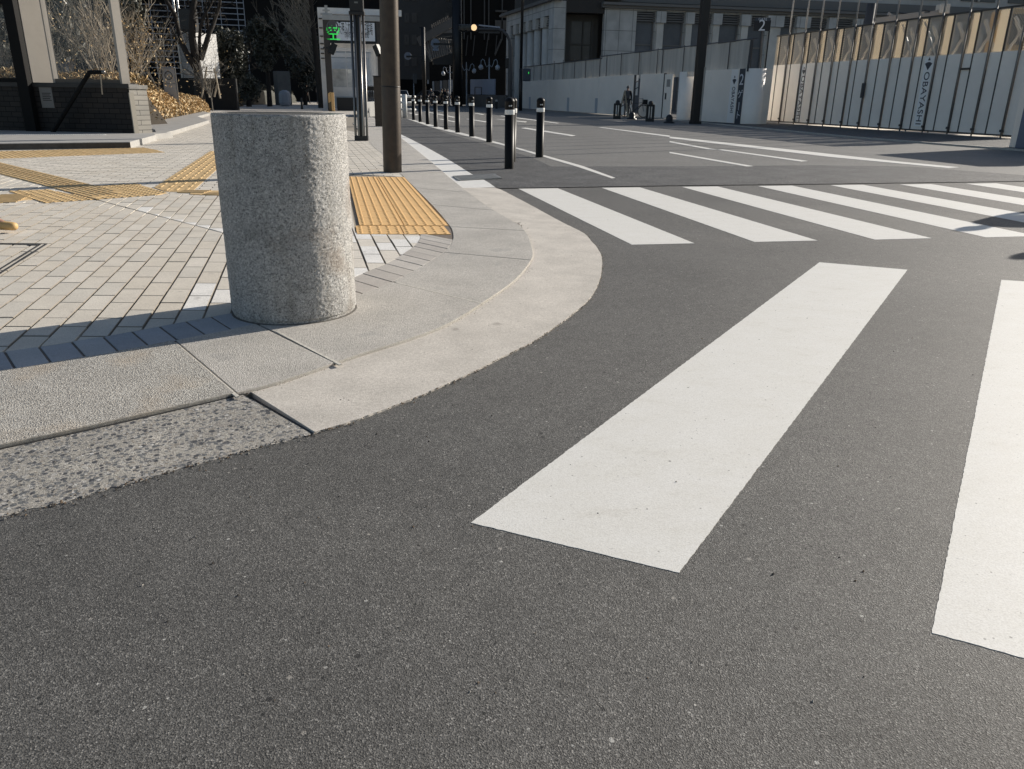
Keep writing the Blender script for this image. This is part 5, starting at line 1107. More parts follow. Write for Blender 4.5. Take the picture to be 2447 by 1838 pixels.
# black tower and low dark frontage
a=dp(118,'z4',850,0); b=dp(118,'z4',1510,0); W=Wall((a[0],118),(b[0],118)); e=empty('dark_tower',((a[0]+b[0])/2,118,0),0,'black office front with faint vertical fins behind the lit amber signal','building')
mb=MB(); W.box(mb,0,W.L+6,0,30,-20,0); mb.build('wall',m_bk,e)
mb=MB()
for x in (880,935,1025,1205,1262,1440): s=W.px('z4',x,60)[0]; W.box(mb,s-.08,s+.08,8.2,22,0,.3)
for x,x2 in ((985,960),(1078,1050),(1255,1220),(1370,1345)): W.bar(mb,W.px('z4',x,470)[0],W.px('z4',x,470)[1],W.px('z4',x2,740)[0],W.px('z4',x2,740)[1],.12,.3)
W.bar(mb,*W.px('z4',1430,520),*W.px('z4',1345,720),.25,.4)
mb.build('fins',M('fin_dim',(.09,.085,.08),.6),e)
mb=MB(); s0,z1=W.px('z4',1350,140); s1,z0=W.px('z4',1505,165); W.box(mb,s0,s1,z0,z1,.0,.6); mb.build('ledge',m_br,e); mb=MB(); s0,z1=W.px('z4',1345,270); s1,z0=W.px('z4',1500,400); W.box(mb,s0,s1,z0,z1,.0,.3); mb.build('ledge',m_br,e)
a=dp(96,'z4',470,0); b=dp(96,'z4',1490,0); mb=MB(); mb.box(a[0],b[0],96,97,0,dp(96,'z4',900,860)[2]); e=tag(empty('dark_frontage',((a[0]+b[0])/2,96,0)),'black shop frontage behind the pedestrians at the street end','shopfront'); mb.build('wall',m_bk,e)
Wf=Wall((a[0],95.9),(b[0],95.9))
for x0,x1,m_ in ((515,545,m_pg),(550,612,m_br),(615,648,m_pg),(655,720,m_fr2),(725,795,m_pg)):
    mb=MB(); s0,z1=Wf.px('z4',x0,1075-(x0-515)*.1); s1,z0=Wf.px('z4',x1,1290); Wf.box(mb,s0,s1,z0,z1,0,.1); mb.build('display_panel',M('shop_grey',(.35,.36,.38),.6) if m_ is m_pg else m_,e)
mb=MB(); s0,z1=Wf.px('z4',448,1055); s1,z0=Wf.px('z4',470,1110); Wf.box(mb,s0,s1,z0,z1,0,.1); mb.build('display_panel',MATS['shop_grey'],e)
# pale blue hoarding panel on concrete wall
a=gp('z4',960,1405); b=gp('z4',1485,1425); W=Wall(a,b); e=tag(empty('concrete_wall',(a[0],a[1],0)),'low concrete wall at the street end under the blue-grey panel','wall')
mb=MB(); W.box(mb,0,W.L,0,W.px('z4',1200,1255)[1],-.4,0); mb.build('wall',M('concrete_dim',(.13,.12,.11),.85,var=(1,.25)),e,bevel=.02)
W2=Wall(W.P(0,0,-1)[:2],W.P(W.L,0,-1)[:2]); e=tag(empty('blue_fence',W2.P(3,0,0)),'blue-grey flat panel with a small door frame, behind the middle street lamp','fence')
mb=MB(); W2.pbox(mb,'z4',1018,1048,1340,1250,-.1,0); mb.build('board',M('panel_blue',(.32,.36,.45),.6,var=(.5,.05)),e)
mb=MB()
for q in ((1075,1155,1083,1250),(1163,1155,1171,1250),(1075,1150,1171,1158)): W2.pbox(mb,'z4',*q,0,.03)
mb.build('door_frame',M('frame_dim',(.1,.09,.08),.7),e)
# street lamps
m_lamp=M('lamp_grey',(.35,.38,.43),.5)
def lamp_proto(H=5.):
    e=empty('street_lamp',(0,0,0)); mb=MB(); mb.lathe([(.16,0),(.12,.2),(.09,.4),(.08,H-.6),(.06,H),(.03,H+.2),(.001,H+.3)],10); mb.build('post',m_lamp,e,smooth=True)
    for s in (-1,1):
        mb=MB(); mb.tube([(s*.05,0,H-.55),(s*.3,0,H-.75),(s*.45,0,H-.45),(s*.55,0,H-.05),(s*.75,0,H+.08),(s*.92,0,H-.12),(s*.95,0,H-.5)],.045,6); ar=mb.build('arm',m_lamp,e,smooth=True)
        mb=MB(); mb.lathe([(.001,H-1.08),(.16,H-1.04),(.27,H-.86),(.27,H-.72),(.15,H-.55),(.05,H-.48)],12,(s*.95,0,0)); mb.build('globe',M('globe_grey',(.5,.53,.58),.4),ar,smooth=True)
    return e
lp=lamp_proto(); lps=[lp,copytree(lp),copytree(lp)]
for o,(x,yb,yt,lb) in zip(lps,((1265,1385,755,'twin-globe street lamp in front of the blue-grey panel, nearest of the three'),(968,1368,815,'middle one of the three twin-globe street lamps'),(752,1395,862,'leftmost twin-globe street lamp, behind the pedestrians'))):
    q=gp('z4',x,yb); 
    if q[1]>92: 
        q=dp(80,'z4',x,1300)[:2]
    z=hz(q,'z4',x,yt); o.location=(q[0],q[1],0); sc=z/5.3; wd={1265:95/2*1.0,968:80/2,752:70/2}[x]; o.scale=(sc*1.0,)*3; tag(o,lb,'street lamp','twin-globe street lamps along the far kerb')
# poles with round sign backs
def roundsign(px_,ytop,ybase,Y,disc,r,label,w=.12,extra=None,arm2=None):
    q=dp(Y,'z4',px_,900); zt=min(dp(Y,'z4',px_,ytop)[2],14); e=tag(empty('sign_pole',(q[0],Y,0)),label,'sign pole')
    mb=MB(); mb.tube([(q[0],Y,0),(q[0],Y,zt)],w,8); mb.build('post',m_blk2,e,smooth=True)
    c=dp(Y,'z4',*disc); rr=r*400/2212/1880*Y; mb=MB(); mb.lathe([(.001,-.04),(rr,-.04),(rr,.04),(.001,.04)],20); d_=mb.build('disc',M('sign_back',(.22,.25,.31),.6),e); d_.matrix_parent_inverse=wmat(e).inverted(); d_.matrix_basis=Matrix.Translation((c[0],Y-.1,c[2]))@Matrix.Rotation(math.pi/2,4,'X')
    mb=MB(); mb.bar((c[0]-rr*.4,Y-.2,c[2]-.05),(q[0],Y,c[2]-.05),.16); mb.build('arm',m_blk2,e)
    if extra: mb=MB(); a=dp(Y,'z4',extra[0],extra[1]); b=dp(Y,'z4',extra[2],extra[3]); mb.box(a[0],b[0],Y-.12,Y-.06,b[2],a[2]); mb.build('supplement_plate',MATS['sign_back'],e)
    if arm2: mb=MB(); mb.bar(dp(Y,'z4',*arm2[:2]),dp(Y,'z4',*arm2[2:]),.14); mb.build('arm',m_blk2,e)
    return e
roundsign(402,360,1350,88,(192,742),44,'thin black sign pole with one round sign on its arm, farther left',.2,None,(345,366,405,362))
roundsign(846,-60,1300,78,(555,575),54,'thick black pole carrying a round sign with a plate below it',.45,(520,640,598,672),(730,68,840,78))
for x0,x1,y0,y1,lab,Y_ in ((262,312,975,1105,'small dark rectangular street sign on a thin post behind the farthest bollards',75),):
    q=dp(Y_,'z4',268,1100); e=tag(empty('street_sign',(q[0],Y_,0)),lab,'sign'); mb=MB(); mb.tube([(q[0],Y_,0),(q[0],Y_,dp(Y_,'z4',268,975)[2])],.04,6); mb.build('post',m_lamp,e)
    a=dp(Y_,'z4',x0,y0); b=dp(Y_,'z4',x1,y1); mb=MB(); mb.box(a[0],b[0],Y_-.08,Y_-.05,b[2],a[2]); mb.build('plate',M('plate_dim',(.07,.065,.06),.7),e)
q=gp('z4',1362,1438); hh=hz(q,'z4',1362,1318); mb=MB(); mb.lathe([(.1,0),(.1,hh*.97),(.001,hh)],10,(q[0],q[1],0)); e=tag(empty('banded_bollard',(q[0],q[1],0)),'lone far bollard with pale top in front of the concrete wall','bollard'); mb.build('post',m_blk2,e); mb=MB(); mb.lathe([(.11,hh*.8),(.11,hh*.99)],10,(q[0],q[1],0)); mb.build('band',m_pg,e)
# traffic signal on arched mast
Y=62.; m_mast=M('mast_grey',(.06,.06,.065),.45,.3)
q=dp(Y,'z4',1535,1290); e=tag(empty('traffic_signal',(q[0],Y,0)),'arched mast traffic signal showing a lit amber lamp','traffic signal')
T4=lambda x,y:dp(Y,'z4',x,y)
mb=MB(); pts=[(q[0],Y,0)]+[T4(*p) for p in ((1540,1290),(1545,900),(1548,640),(1535,540),(1500,460),(1440,405),(1380,388),(1130,385),(900,380))]; mb.tube(pts,[.22]+[.17]*3+[.11]*6,10); mb.build('mast',m_mast,e,smooth=True)
mb=MB(); a=T4(860,322); b=T4(1122,425); mb.box(a[0],b[0],Y-.25,Y+.2,b[2],a[2]); hs=mb.build('housing',m_blk2,e,bevel=.12)
for i,x in enumerate((930,998,1067)):
    c=T4(x,369); mb=MB(); mb.lathe([(.001,0),(.21,.0),(.21,.03),(.001,.05)],18); o=mb.build('lens',M('lamp_amber',(1.,.68,.36),.4,emit=.75) if i==2 else M('lens_off',(.02,.02,.02),.3),hs); o.matrix_parent_inverse=wmat(hs).inverted(); o.matrix_basis=Matrix.Translation((c[0],Y-.27,c[2]))@Matrix.Rotation(math.pi/2,4,'X')
mb=MB(); a=T4(1128,325); b=T4(1410,372); mb.hexa([(a[0],Y-.05,b[2]+.12),(b[0],Y-.05,b[2]),(b[0],Y+.05,b[2]),(a[0],Y+.05,b[2]+.12)],[(a[0],Y-.05,a[2]),(b[0],Y-.05,a[2]-.12),(b[0],Y+.05,a[2]-.12),(a[0],Y+.05,a[2])]); mb.build('back_board',M('board_blue',(.3,.33,.4),.6),e)
mb=MB(); a=T4(1125,400); b=T4(1408,440); mb.box(a[0],b[0],Y+.1,Y+.2,b[2],a[2]); mb.build('name_plate',M('plate_dark2',(.05,.05,.055),.6),e)
mb=MB(); a=T4(1480,770); b=T4(1520,905); mb.box(a[0],b[0],Y-.1,Y+.3,b[2],a[2]); mb.build('control_box',m_blk2,e,bevel=.04)
# black street pole with green pedestrian lamp
q=gp('z5',240,1465); zt=14; e=tag(empty('black_pole',(q[0],q[1],0)),'tall black street pole at the left end of the white site panels','pole'); k_=q[1]*400/2212/1880
mb=MB(); mb.tube([(q[0],q[1],0),(q[0],q[1],hz(q,'z5',240,905))],23*k_,10); mb.build('lower_shaft',m_blk2,e,smooth=True)
mb=MB(); mb.tube([(q[0],q[1],hz(q,'z5',240,905)),(q[0]+.05,q[1],zt)],18*k_,10); mb.build('upper_shaft',m_blk2,e,smooth=True)
Yp=q[1]-.4; a=dp(Yp,'z5',275,905); b=dp(Yp,'z5',375,1075); e=tag(empty('pedestrian_signal',((a[0]+b[0])/2,Yp,b[2])),'dark pedestrian signal box with a tiny green lit lamp beside the black pole','pedestrian signal')
mb=MB(); mb.box(a[0],b[0],Yp-.15,Yp+.3,b[2],a[2]); mb.build('housing',M('signal_slate',(.05,.06,.08),.6),e,bevel=.05)
c=dp(Yp-.2,'z5',350,963); mb=MB(); mb.box(c[0]-.025,c[0]+.025,Yp-.18,Yp-.15,c[2]-.06,c[2]+.06); mb.build('green_lamp',m_grn,e)
# pedestrians, rider, car at the street end
for x,yb,h,pose,j,t_,lb in ((500,1395,1.6,'ride',m_cgry,m_cnav,'rider in a pale helmet at the far street end, leftmost of the group'),(640,1395,1.65,'walk',m_cbei,m_cblk,'pedestrian in a beige top between the helmeted rider and the dark pair'),(680,1400,1.7,'stand',m_cblk,m_cnav,'broad dark-clad pedestrian in the middle of the far crossing group'),(720,1400,1.62,'walk',m_cnav,m_cblk,'dark-clad pedestrian just right of the middle of the far group'),(790,1400,1.7,'walk',m_cblk,m_cblk,'rightmost dark-clad pedestrian of the far crossing group')):
    q=gp('z4',x,yb); q=(q[0],q[1]); hh=hz(q,'z4',x,1172)
    person((q[0],q[1],0),random.uniform(-.6,.6)+(1.5 if pose=='walk' else 0),min(max(hh,1.55),1.95),pose,j,t_,lb,hat=m_cwht if x==500 else None,group='pedestrians crossing at the street end')
q=gp('z4',510,1400); b_=bi[4]; b_.location=(q[0],q[1],0); b_.rotation_euler=(0,0,.4); tag(b_,'bicycle under the helmeted rider at the street end','bicycle')
def car(loc,rz,col,label):
    e=empty('parked_car' if 0 else 'car',loc,rz,label,'car'); m_=M('car_paint_'+label.split()[0],col,.3,.3)
    prof=[(-2.1,.35),(-2.15,.6),(-2.05,.8),(-1.2,.95),(-.6,1.42),(.9,1.45),(1.6,1.0),(2.1,.92),(2.15,.5),(2.1,.35)]
    mb=MB(); n=len(prof); rows=[(-.8,.94),(-.84,1.),(.84,1.),(.8,.94)]
    for x,s in ((-.83,0),(.83,0)):
        for y,z in prof: mb.v.append((x*(1 if z<1 else .82),y,z))
    for i in range(n): j=(i+1)%n; mb.f.append([i,j,n+j,n+i]); mb.m.append(0)
    mb.f.append(list(range(n))[::-1]); mb.f.append([n+i for i in range(n)]); mb.m+=[0,0]
    b=mb.build('body',m_,e,bevel=.05); b.matrix_parent_inverse=Matrix()
    gl=M('car_glass',(.01,.012,.015),.1)
    mb=MB(); mb.hexa([(-.7,-1.21,.97),(.7,-1.21,.97),(.7,-1.18,.96),(-.7,-1.18,.96)],[(-.6,-.66,1.4),(.6,-.66,1.4),(.6,-.62,1.38),(-.6,-.62,1.38)]); o=mb.build('windscreen',gl,e); o.matrix_parent_inverse=Matrix()
    for s in (-1,1):
        mb=MB(); mb.hexa([(s*.84,-1.,.98),(s*.84,1.4,.98),(s*.8,1.4,.98),(s*.8,-1.,.98)],[(s*.7,-.55,1.38),(s*.7,.85,1.38),(s*.66,.85,1.38),(s*.66,-.55,1.38)]); o=mb.build('side_window',gl,e); o.matrix_parent_inverse=Matrix()
        mb=MB(); mb.box(s*.6-.16,s*.6+.16,-2.17,-2.1,.62,.76); o=mb.build('headlight',M('headlight',(.5,.5,.5),.2),e,bevel=.02); o.matrix_parent_inverse=Matrix()
        for y in (-1.35,1.35):
            mb=MB(); mb.lathe([(.001,-.1),(.31,-.1),(.31,.1),(.001,.1)],18); o=mb.build('wheel',m_rub,e); o.matrix_parent_inverse=Matrix(); o.matrix_basis=Matrix.Translation((s*.76,y,.31))@Matrix.Rotation(math.pi/2,4,'Y')
    return e
q=dp(100,'z3',1215,1300); car((q[0],100,0),.15,(.35,.38,.42),'silver car facing the camera right beside the thick pole')
q=dp(92,'z4',470,1330); car((q[0],92,0),-1.2,(.06,.06,.07),'dark car mostly hidden behind the far pedestrians')
# ================================================================ STONE BUILDING (right background)
C0=dp(70,'z5',690,5)[:2]; WLf=Wall(C0,(C0[0]+math.cos(math.radians(106)),C0[1]+math.sin(math.radians(106)))); WRf=Wall(C0,(C0[0]+math.cos(math.radians(12)),C0[1]+math.sin(math.radians(12))))
e=empty('stone_building',(C0[0],C0[1],0),0,'grey classical stone building with pilasters and tall windows behind the site walls','building')
lime=lambda n,w,a=.27:wallbrick(n,w.ang,(a,a*.985,a*.95),(a*.93,a*.92,a*.89),(a*.45,a*.45,a*.43),1.15,1.55,.025,.8,0.)
m_ll=lime('limestone_side',WLf,.58); m_lr=lime('limestone_front',WRf,.5)
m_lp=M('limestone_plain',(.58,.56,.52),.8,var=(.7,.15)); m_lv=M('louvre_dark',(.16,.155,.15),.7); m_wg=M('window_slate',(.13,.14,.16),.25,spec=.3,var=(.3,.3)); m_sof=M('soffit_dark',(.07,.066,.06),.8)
ZC=WLf.px('z5',690,5)[1]
# left facade: frame pieces around the colonnade opening
oa=WLf.px('z5',110,500)[0]; ob=WLf.px('z5',610,500)[0]; zt_=WLf.px('z5',610,205)[1]
mb=MB(); WLf.box(mb,0,ob,0,ZC,-.5,0); WLf.box(mb,oa,WLf.px('z5',62,500)[0]+.2,0,ZC,-.5,0); WLf.box(mb,ob,oa,zt_,ZC,-.5,-.002); mb.build('side_wall',m_ll,e)
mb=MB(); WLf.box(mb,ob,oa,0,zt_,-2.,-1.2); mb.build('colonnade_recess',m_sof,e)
mb=MB(); 
for i in range(4): z=zt_-.12-i*.18; WLf.box(mb,ob,oa,z-.1,z,-.5,-.25+.04*i)
mb.build('entablature',m_lv,e)
for x in (175,255,340,430,535):
    s=WLf.px('z5',x,600)[0]; mb=MB(); p=WLf.P(s,0,-.35); mb.lathe([(.42,0),(.4,zt_-.9)],14,(p[0],p[1],0)); mb.build('column',m_lp,e,smooth=True)
    mb=MB(); WLf.box(mb,s-.45,s+.45,zt_-.85,zt_-.05,-.6,.12); mb.build('capital',m_lp,e)
mb=MB(); WLf.box(mb,-.5,oa+3,ZC,ZC+.18,-.6,.35); WLf.box(mb,-.5,oa+3,ZC+.18,ZC+.3,-.6,.2); mb.build('cornice',m_lv,e)
# front facade
S=lambda x,y=400,v='z5':WRf.px(v,x,y)[0]
r0,r1=S(838),S(1345)
mb=MB(); WRf.box(mb,0,r0,0,ZC,-.5,0); WRf.box(mb,r1,S(1760),0,ZC-.4,-.5,0); 
ZR=WRf.px('z6',1600,95)[1]; zwt=WRf.px('z6',620,300)[1]
wins=[(105,350),(470,735),(842,1095),(1205,1465),(1585,1810),(2015,2190)]
edges=[]
for a,b in wins: edges.append((S(a,450,'z6'),S(b,450,'z6')))
w8=edges[1][1]-edges[1][0]; st=edges[2][0]-edges[1][0]
for i in range(9): edges.append((edges[5][0]+st*(i+1),edges[5][0]+st*(i+1)+w8))
prev=S(1760)
for a,b in edges:
    WRf.box(mb,prev,a,0,zwt+.75,-.5,0); prev=b
END=prev+3; mass=1; WRf.box(mb,prev,END,0,zwt+.75,-.5,0); WRf.box(mb,r1,END,zwt+.75,ZC-.4,-.5,-.001); mb.build('front_wall',m_lr,e)
for a,b in edges:
    mb=MB(); WRf.box(mb,a-.001,b+.001,0,zwt,-.42,-.36); wn=mb.build('window',m_wg,e)
    mb=MB(); zz=WRf.px('z6',200,590)[1]; WRf.box(mb,a,b,zz-.06,zz+.06,-.36,-.3); WRf.box(mb,b-.12,b,0,zwt,-.36,-.28); WRf.box(mb,a,a+.08,0,zwt,-.36,-.28); mb.build('window_bar',m_lv,wn)
    mb=MB()
    for i in range(4): WRf.box(mb,a,b,zwt+.02+i*.18,zwt+.13+i*.18,-.4,-.05)
    mb.build('louvre',m_lv,e)
for (a,b),(c,d) in zip(edges,edges[1:]):
    m=(b+c)/2; hw=(c-b)/2; mb=MB(); WRf.box(mb,m-hw*.72,m+hw*.72,0,zwt-.1,0,.22); mb.build('pilaster',m_lp,e)
    mb=MB(); WRf.box(mb,m-hw*1.05,m+hw*1.05,zwt-.08,zwt+.8,0,.4); mb.build('capital',m_lr,e)
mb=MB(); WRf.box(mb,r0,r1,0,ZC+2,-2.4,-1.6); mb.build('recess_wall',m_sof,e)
mb=MB(); WRf.pbox(mb,'z5',930,265,1270,790,-1.6,-1.5); rw=mb.build('recess_window',M('recess_glass',(.06,.06,.062),.3,var=(.5,.3)),e)
mb=MB()
for x in (935,1130,1245): s=S(x,500)-.05; WRf.box(mb,s,s+.12,0,WRf.px('z5',1100,265)[1],-1.5,-1.4)
z=WRf.px('z5',1150,578)[1]; WRf.box(mb,S(920),S(1280),z-.06,z+.06,-1.5,-1.4); mb.build('window_bar',m_sof,rw)
mb=MB(); WRf.box(mb,r0-.1,r1-.05,WRf.px('z5',1090,170)[1],ZC+3,-1.6,-.05); mb.build('canopy_box',M('canopy_brown',(.035,.03,.027),.7),e)
mb=MB(); WRf.box(mb,r1-.3,END,ZC-.4,ZC-.2,-.6,.3); WRf.box(mb,r1-.3,END,ZC-.2,ZC+.0,-.6,.55); mb.build('cornice',m_lv,e)
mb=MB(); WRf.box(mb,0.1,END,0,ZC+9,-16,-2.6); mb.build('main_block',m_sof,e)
# upper storey set back
mb=MB(); WRf.box(mb,r0,END,ZC,ZC+9,-5,-1.2); WLf.box(mb,0,oa+3,ZC+.3,ZC+9,-6,-1.5); mb.build('upper_wall',M('upper_haze_grey',(.45,.44,.42),.8,var=(.3,.15)),e)  # wall grey lifted in place of haze
mb=MB(); WRf.box(mb,r1,END-6,ZC+.2,ZC+.9,-1.2,-.9); mb.build('upper_sill',m_lv,e)
for i in range(12):
    s=S(2212,100,'z6')+2+i*5; mb=MB(); WRf.box(mb,s,s+3.6,ZC+1.4,ZC+3.6,-1.2,-1.12); wn=mb.build('upper_window',M('upper_glass',(.06,.065,.075),.2),e)
    mb=MB(); WRf.box(mb,s-.2,s+3.8,ZC+3.6,ZC+3.9,-1.2,-.85); WRf.box(mb,s+1.7,s+1.9,ZC+1.4,ZC+3.6,-1.12,-1.05); mb.build('hood',M('hood_pale',(.4,.38,.35),.7),wn)
# ================================================================ SITE WALLS
m_sw=M('site_white',(.92,.86,.78),.5,var=(.8,.05)); m_sw2=M('site_white_warm',(.84,.79,.72),.55,var=(.8,.06)); m_dst=M('site_dark',(.05,.052,.058),.6); m_tape=M('joint_tape',(.42,.45,.5),.5)
A=gp('z5',265,1440); B=gp('z5',1490,1527); B2=gp('z6',640,1585)
W=Wall(A,(A[0]+(gp('z6',500,1575)[0]-A[0]),A[1]+(gp('z6',500,1575)[1]-A[1]))); X=lambda v,x,y=1300:W.px(v,x,y)[0]
e=empty('site_hoarding',(A[0],A[1],0),0,'long smooth white construction hoarding with grey netting above, left of the gate','hoarding')
cuts=[265,400,595,890,1285]; 
ss=[0]+[X('z5',x) for x in (400,595,875,1262)]+[X('z5',1725)]
for i in range(len(ss)-1):
    h=2.15 if i<4 else 2.2; mb=MB(); W.box(mb,ss[i]+.01,ss[i+1]-.01,.05,h,-.08,0); mb.build('panel',m_sw2 if i<2 else m_sw,e,bevel=.006)
for x in (385,583,885,1268):
    s=X('z5',x); mb=MB(); W.box(mb,s-.05,s+.05,.9,2.1,0,.012); mb.build('joint_strip',m_sw2,e)
for x in (365,872,1245):
    s=X('z5',x,1400); mb=MB(); W.box(mb,s-.22,s+.2,.05,.95,0.003,.02); mb.build('joint_cover',m_tape,e)
s_b=X('z6',150); s_c=X('z6',468)
mb=MB(); W.box(mb,s_b,s_c,.05,2.2,-.08,0); mb.build('panel',m_sw,e,bevel=.006)
s_d=X('z6',575); mb=MB(); W.box(mb,s_c+.05,s_d,.05,2.15,-.06,.02); dr=mb.build('door',m_sw,e,bevel=.01)
mb=MB(); W.box(mb,s_c,s_c+.05,.0,2.2,-.08,.05); mb.build('door_frame',m_dst,e)
mb=MB(); W.box(mb,s_c+.35,s_c+.75,1.55,1.9,.02,.03); nt2=mb.build('notice',M('notice_grey',(.3,.29,.27),.7),dr)
mb=MB(); W.box(mb,s_c+.3,s_c+.4,.95,1.25,.02,.06); mb.build('handle',m_dst,dr)
mb=MB(); p=W.P(X('z6',690),0,-.35); mb.lathe([(.42,.02),(.42,2.22),(.001,2.22)],24,(p[0],p[1],0)); mb.build('rounded_corner',m_sw,e,smooth=True)
# netting above: pipes and ribbed translucent sheet
def netfn(m,n,l,b,tc):
    mp=node(n,'ShaderNodeMapping'); mp.inputs['Scale'].default_value=(3,3,.15); l.new(tc.outputs['Object'],mp.inputs[0]); no=node(n,'ShaderNodeTexNoise'); no.inputs['Scale'].default_value=1.4; no.inputs['Detail'].default_value=4; l.new(mp.outputs[0],no.inputs['Vector'])
    r=ramp(n,[(.3,(.45,.43,.39)),(.7,(.62,.59,.54))]); l.new(no.outputs[0],r.inputs[0]); l.new(r.outputs[0],b.inputs['Base Color'])
m_net=M('net_sheet',(.3,.3,.3),.8,alpha=.86,fn=netfn); m_pipe=M('scaffold_pipe',(.1,.1,.105),.45,.4)
s_end=X('z6',1600,600)
mb=MB(); n_=90; 
for i in range(n_):
    a=s_end*i/n_; b=s_end*(i+1)/n_; o_=-.12-.03*math.sin(i*1.9); o2=-.12-.03*math.sin((i+1)*1.9); mb.quad(W.P(a,2.0,o_),W.P(b,2.0,o2),W.P(b,3.22 if a<X('z5',1300,760) else 3.32,o2),W.P(a,3.22 if a<X('z5',1300,760) else 3.32,o_))
mb.build('net',m_net,e)
mb=MB(); sm_=X('z5',1300,760); mb.tube([W.P(-.2,3.24,-.08),W.P(sm_,3.24,-.08)],.028,6); mb.tube([W.P(sm_-.3,3.36,-.08),W.P(s_end+.5,3.36,-.08)],.028,6); mb.build('top_pipe',m_pipe,e)
for x,v in ((410,'z5'),(505,'z5'),(675,'z5'),(793,'z5'),(945,'z5'),(1090,'z5'),(1278,'z5'),(1365,'z5'),(1555,'z5'),(1790,'z5'),(2030,'z5'),(450,'z6'),(725,'z6'),(960,'z6'),(1320,'z6'),(1620,'z6')):
    s=X(v,x,700 if v=='z6' else 850); mb=MB(); mb.tube([W.P(s,2.0,-.07),W.P(s,3.42,-.07)],.022,6); mb.build('upright_pipe',m_pipe,e)
mb=MB(); s=X('z6',1620,700); mb.tube([W.P(s,2.1,.03),W.P(s+.05,3.3,.03)],.05,6); mb.build('cable_bundle',m_dst,e)
# recess with generator box
WRc=Wall(W.P(X('z6',700),0,-1.1)[:2],W.P(X('z6',960),0,-1.1)[:2])
mb=MB(); WRc.box(mb,-.6,WRc.L+1.2,0,2.2,-.1,0); mb.build('recess_panel',m_sw2,e)
q=gp('z6',780,1560); e2=tag(empty('equipment_cabinet',(q[0],q[1],0)),'black equipment cabinet on a pale base in the hoarding recess','cabinet'); WK=Wall(q,(q[0]+.3,q[1]-.95))
mb=MB(); WK.box(mb,WK.px('z6',738,1330)[0],WK.px('z6',868,1330)[0],WK.px('z6',800,1465)[1],WK.px('z6',800,1195)[1],-.4,0); mb.build('body',m_dst if 0 else m_blk2,e2,bevel=.02)
mb=MB(); WK.box(mb,WK.px('z6',712,1520)[0],WK.px('z6',868,1520)[0],0,WK.px('z6',800,1470)[1],-.45,.03); mb.build('base',m_sw2,e2,bevel=.02)
mb=MB(); WK.box(mb,WK.px('z6',745,1415)[0],WK.px('z6',770,1415)[0],WK.px('z6',757,1425)[1],WK.px('z6',757,1408)[1],.0,.02); mb.build('label_plate',m_wht,e2)
# gate wing wall with lettering
A=gp('z6',950,1610); B=gp('z6',1470,1645); W=Wall(A,B); e=empty('gate_wall',(A[0],A[1],0),0,'white gate wing wall with the big 2 on a dark stripe and rounded corner','wall')
h=2.22; mb=MB(); W.box(mb,-.4,W.L+.1,.03,h,-.3,0); mb.build('panel',m_sw,e,bevel=.006)
sa=W.px('z6',1300,1300)[0]; sb_=W.px('z6',1385,1300)[0]
mb=MB(); W.box(mb,W.px('z6',1340,1300)[0],W.px('z6',1425,1300)[0],.05,h-.03,.0,.008); mb.build('logo_panel',M('site_white_bright',(.93,.92,.9),.5),e)
m_str=M('stripe_slate',(.06,.066,.08),.6); s0=W.px('z6',1445,1300)[0]; s1=W.px('z6',1520,1300)[0]; mb=MB(); W.box(mb,s0,s1,.02,h-.002,.0,.01); sp_=mb.build('dark_stripe',m_str,e)
sc=(s0+s1)/2; m_let=M('letter_white',(.7,.73,.78),.5); wd=s1-s0
t=text('2',.62,m_let,W,sc,W.px('z6',1505,1060)[1],.014,sp_); t.matrix_basis=t.matrix_basis@Matrix.Diagonal((wd*.8/.33,1.,1,1))
for ch,y,hh_ in (('ゲ',1250,.36),('|',1395,.36),('ト',1530,.36)):
    t=text(ch,hh_,m_let,W,sc,W.px('z6',1470,y)[1],.014,sp_); t.matrix_basis=t.matrix_basis@Matrix.Diagonal((wd*.95/.36 if ch!='|' else 1.5,1.,1,1))
m_logo=M('logo_dark',(.055,.06,.075),.6)
def logo(mb,w,s,z,r,d):
    """small triangle over a fan-shaped diamond"""
    mb.hexa([w.P(s-r*.35,z+r*1.05,d),w.P(s+r*.35,z+r*1.05,d),w.P(s+r*.35,z+r*1.05,d+.006),w.P(s-r*.35,z+r*1.05,d+.006)],[w.P(s-.004,z+r*1.6,d),w.P(s+.004,z+r*1.6,d),w.P(s+.004,z+r*1.6,d+.006),w.P(s-.004,z+r*1.6,d+.006)])
    P_=[(-1,.45)]+[(-1+2*i/8,.45+.3*math.sin(math.pi*i/8)) for i in range(1,8)]+[(1,.45),(0,-.75)]
    o=len(mb.v); n=len(P_); mb.v+=[w.P(s+x*r,z+y*r,d) for x,y in P_]+[w.P(s+x*r,z+y*r,d+.006) for x,y in P_]
    mb.f.append([o+n+i for i in range(n)]); mb.m.append(0)
    for i in range(n): j=(i+1)%n; mb.f.append([o+i,o+j,o+n+j,o+n+i]); mb.m.append(0)
sl=(W.px('z6',1412,1080)); mb=MB(); logo(mb,W,sl[0],sl[1],.15,.01); mb.build('logo',m_logo,e)
z0=W.px('z6',1350,1490)[1]; z1=W.px('z6',1390,1150)[1]; t=text('OBAYASHI',.34,m_logo,W,W.px('z6',1385,1300)[0]+.02,(z0+z1)/2,.012,e,rot=-math.pi/2,space=1.08)
L_t=max(v.co.x for v in t.data.vertices)-min(v.co.x for v in t.data.vertices); t.matrix_basis=t.matrix_basis@Matrix.Diagonal(((z1-z0)/L_t,1.,1,1))
mb=MB(); p=W.P(W.L+.1,0,-.45); mb.lathe([(.45,.03),(.45,h),(.001,h)],28,(p[0],p[1],0)); mb.build('rounded_corner',m_sw,e,smooth=True)
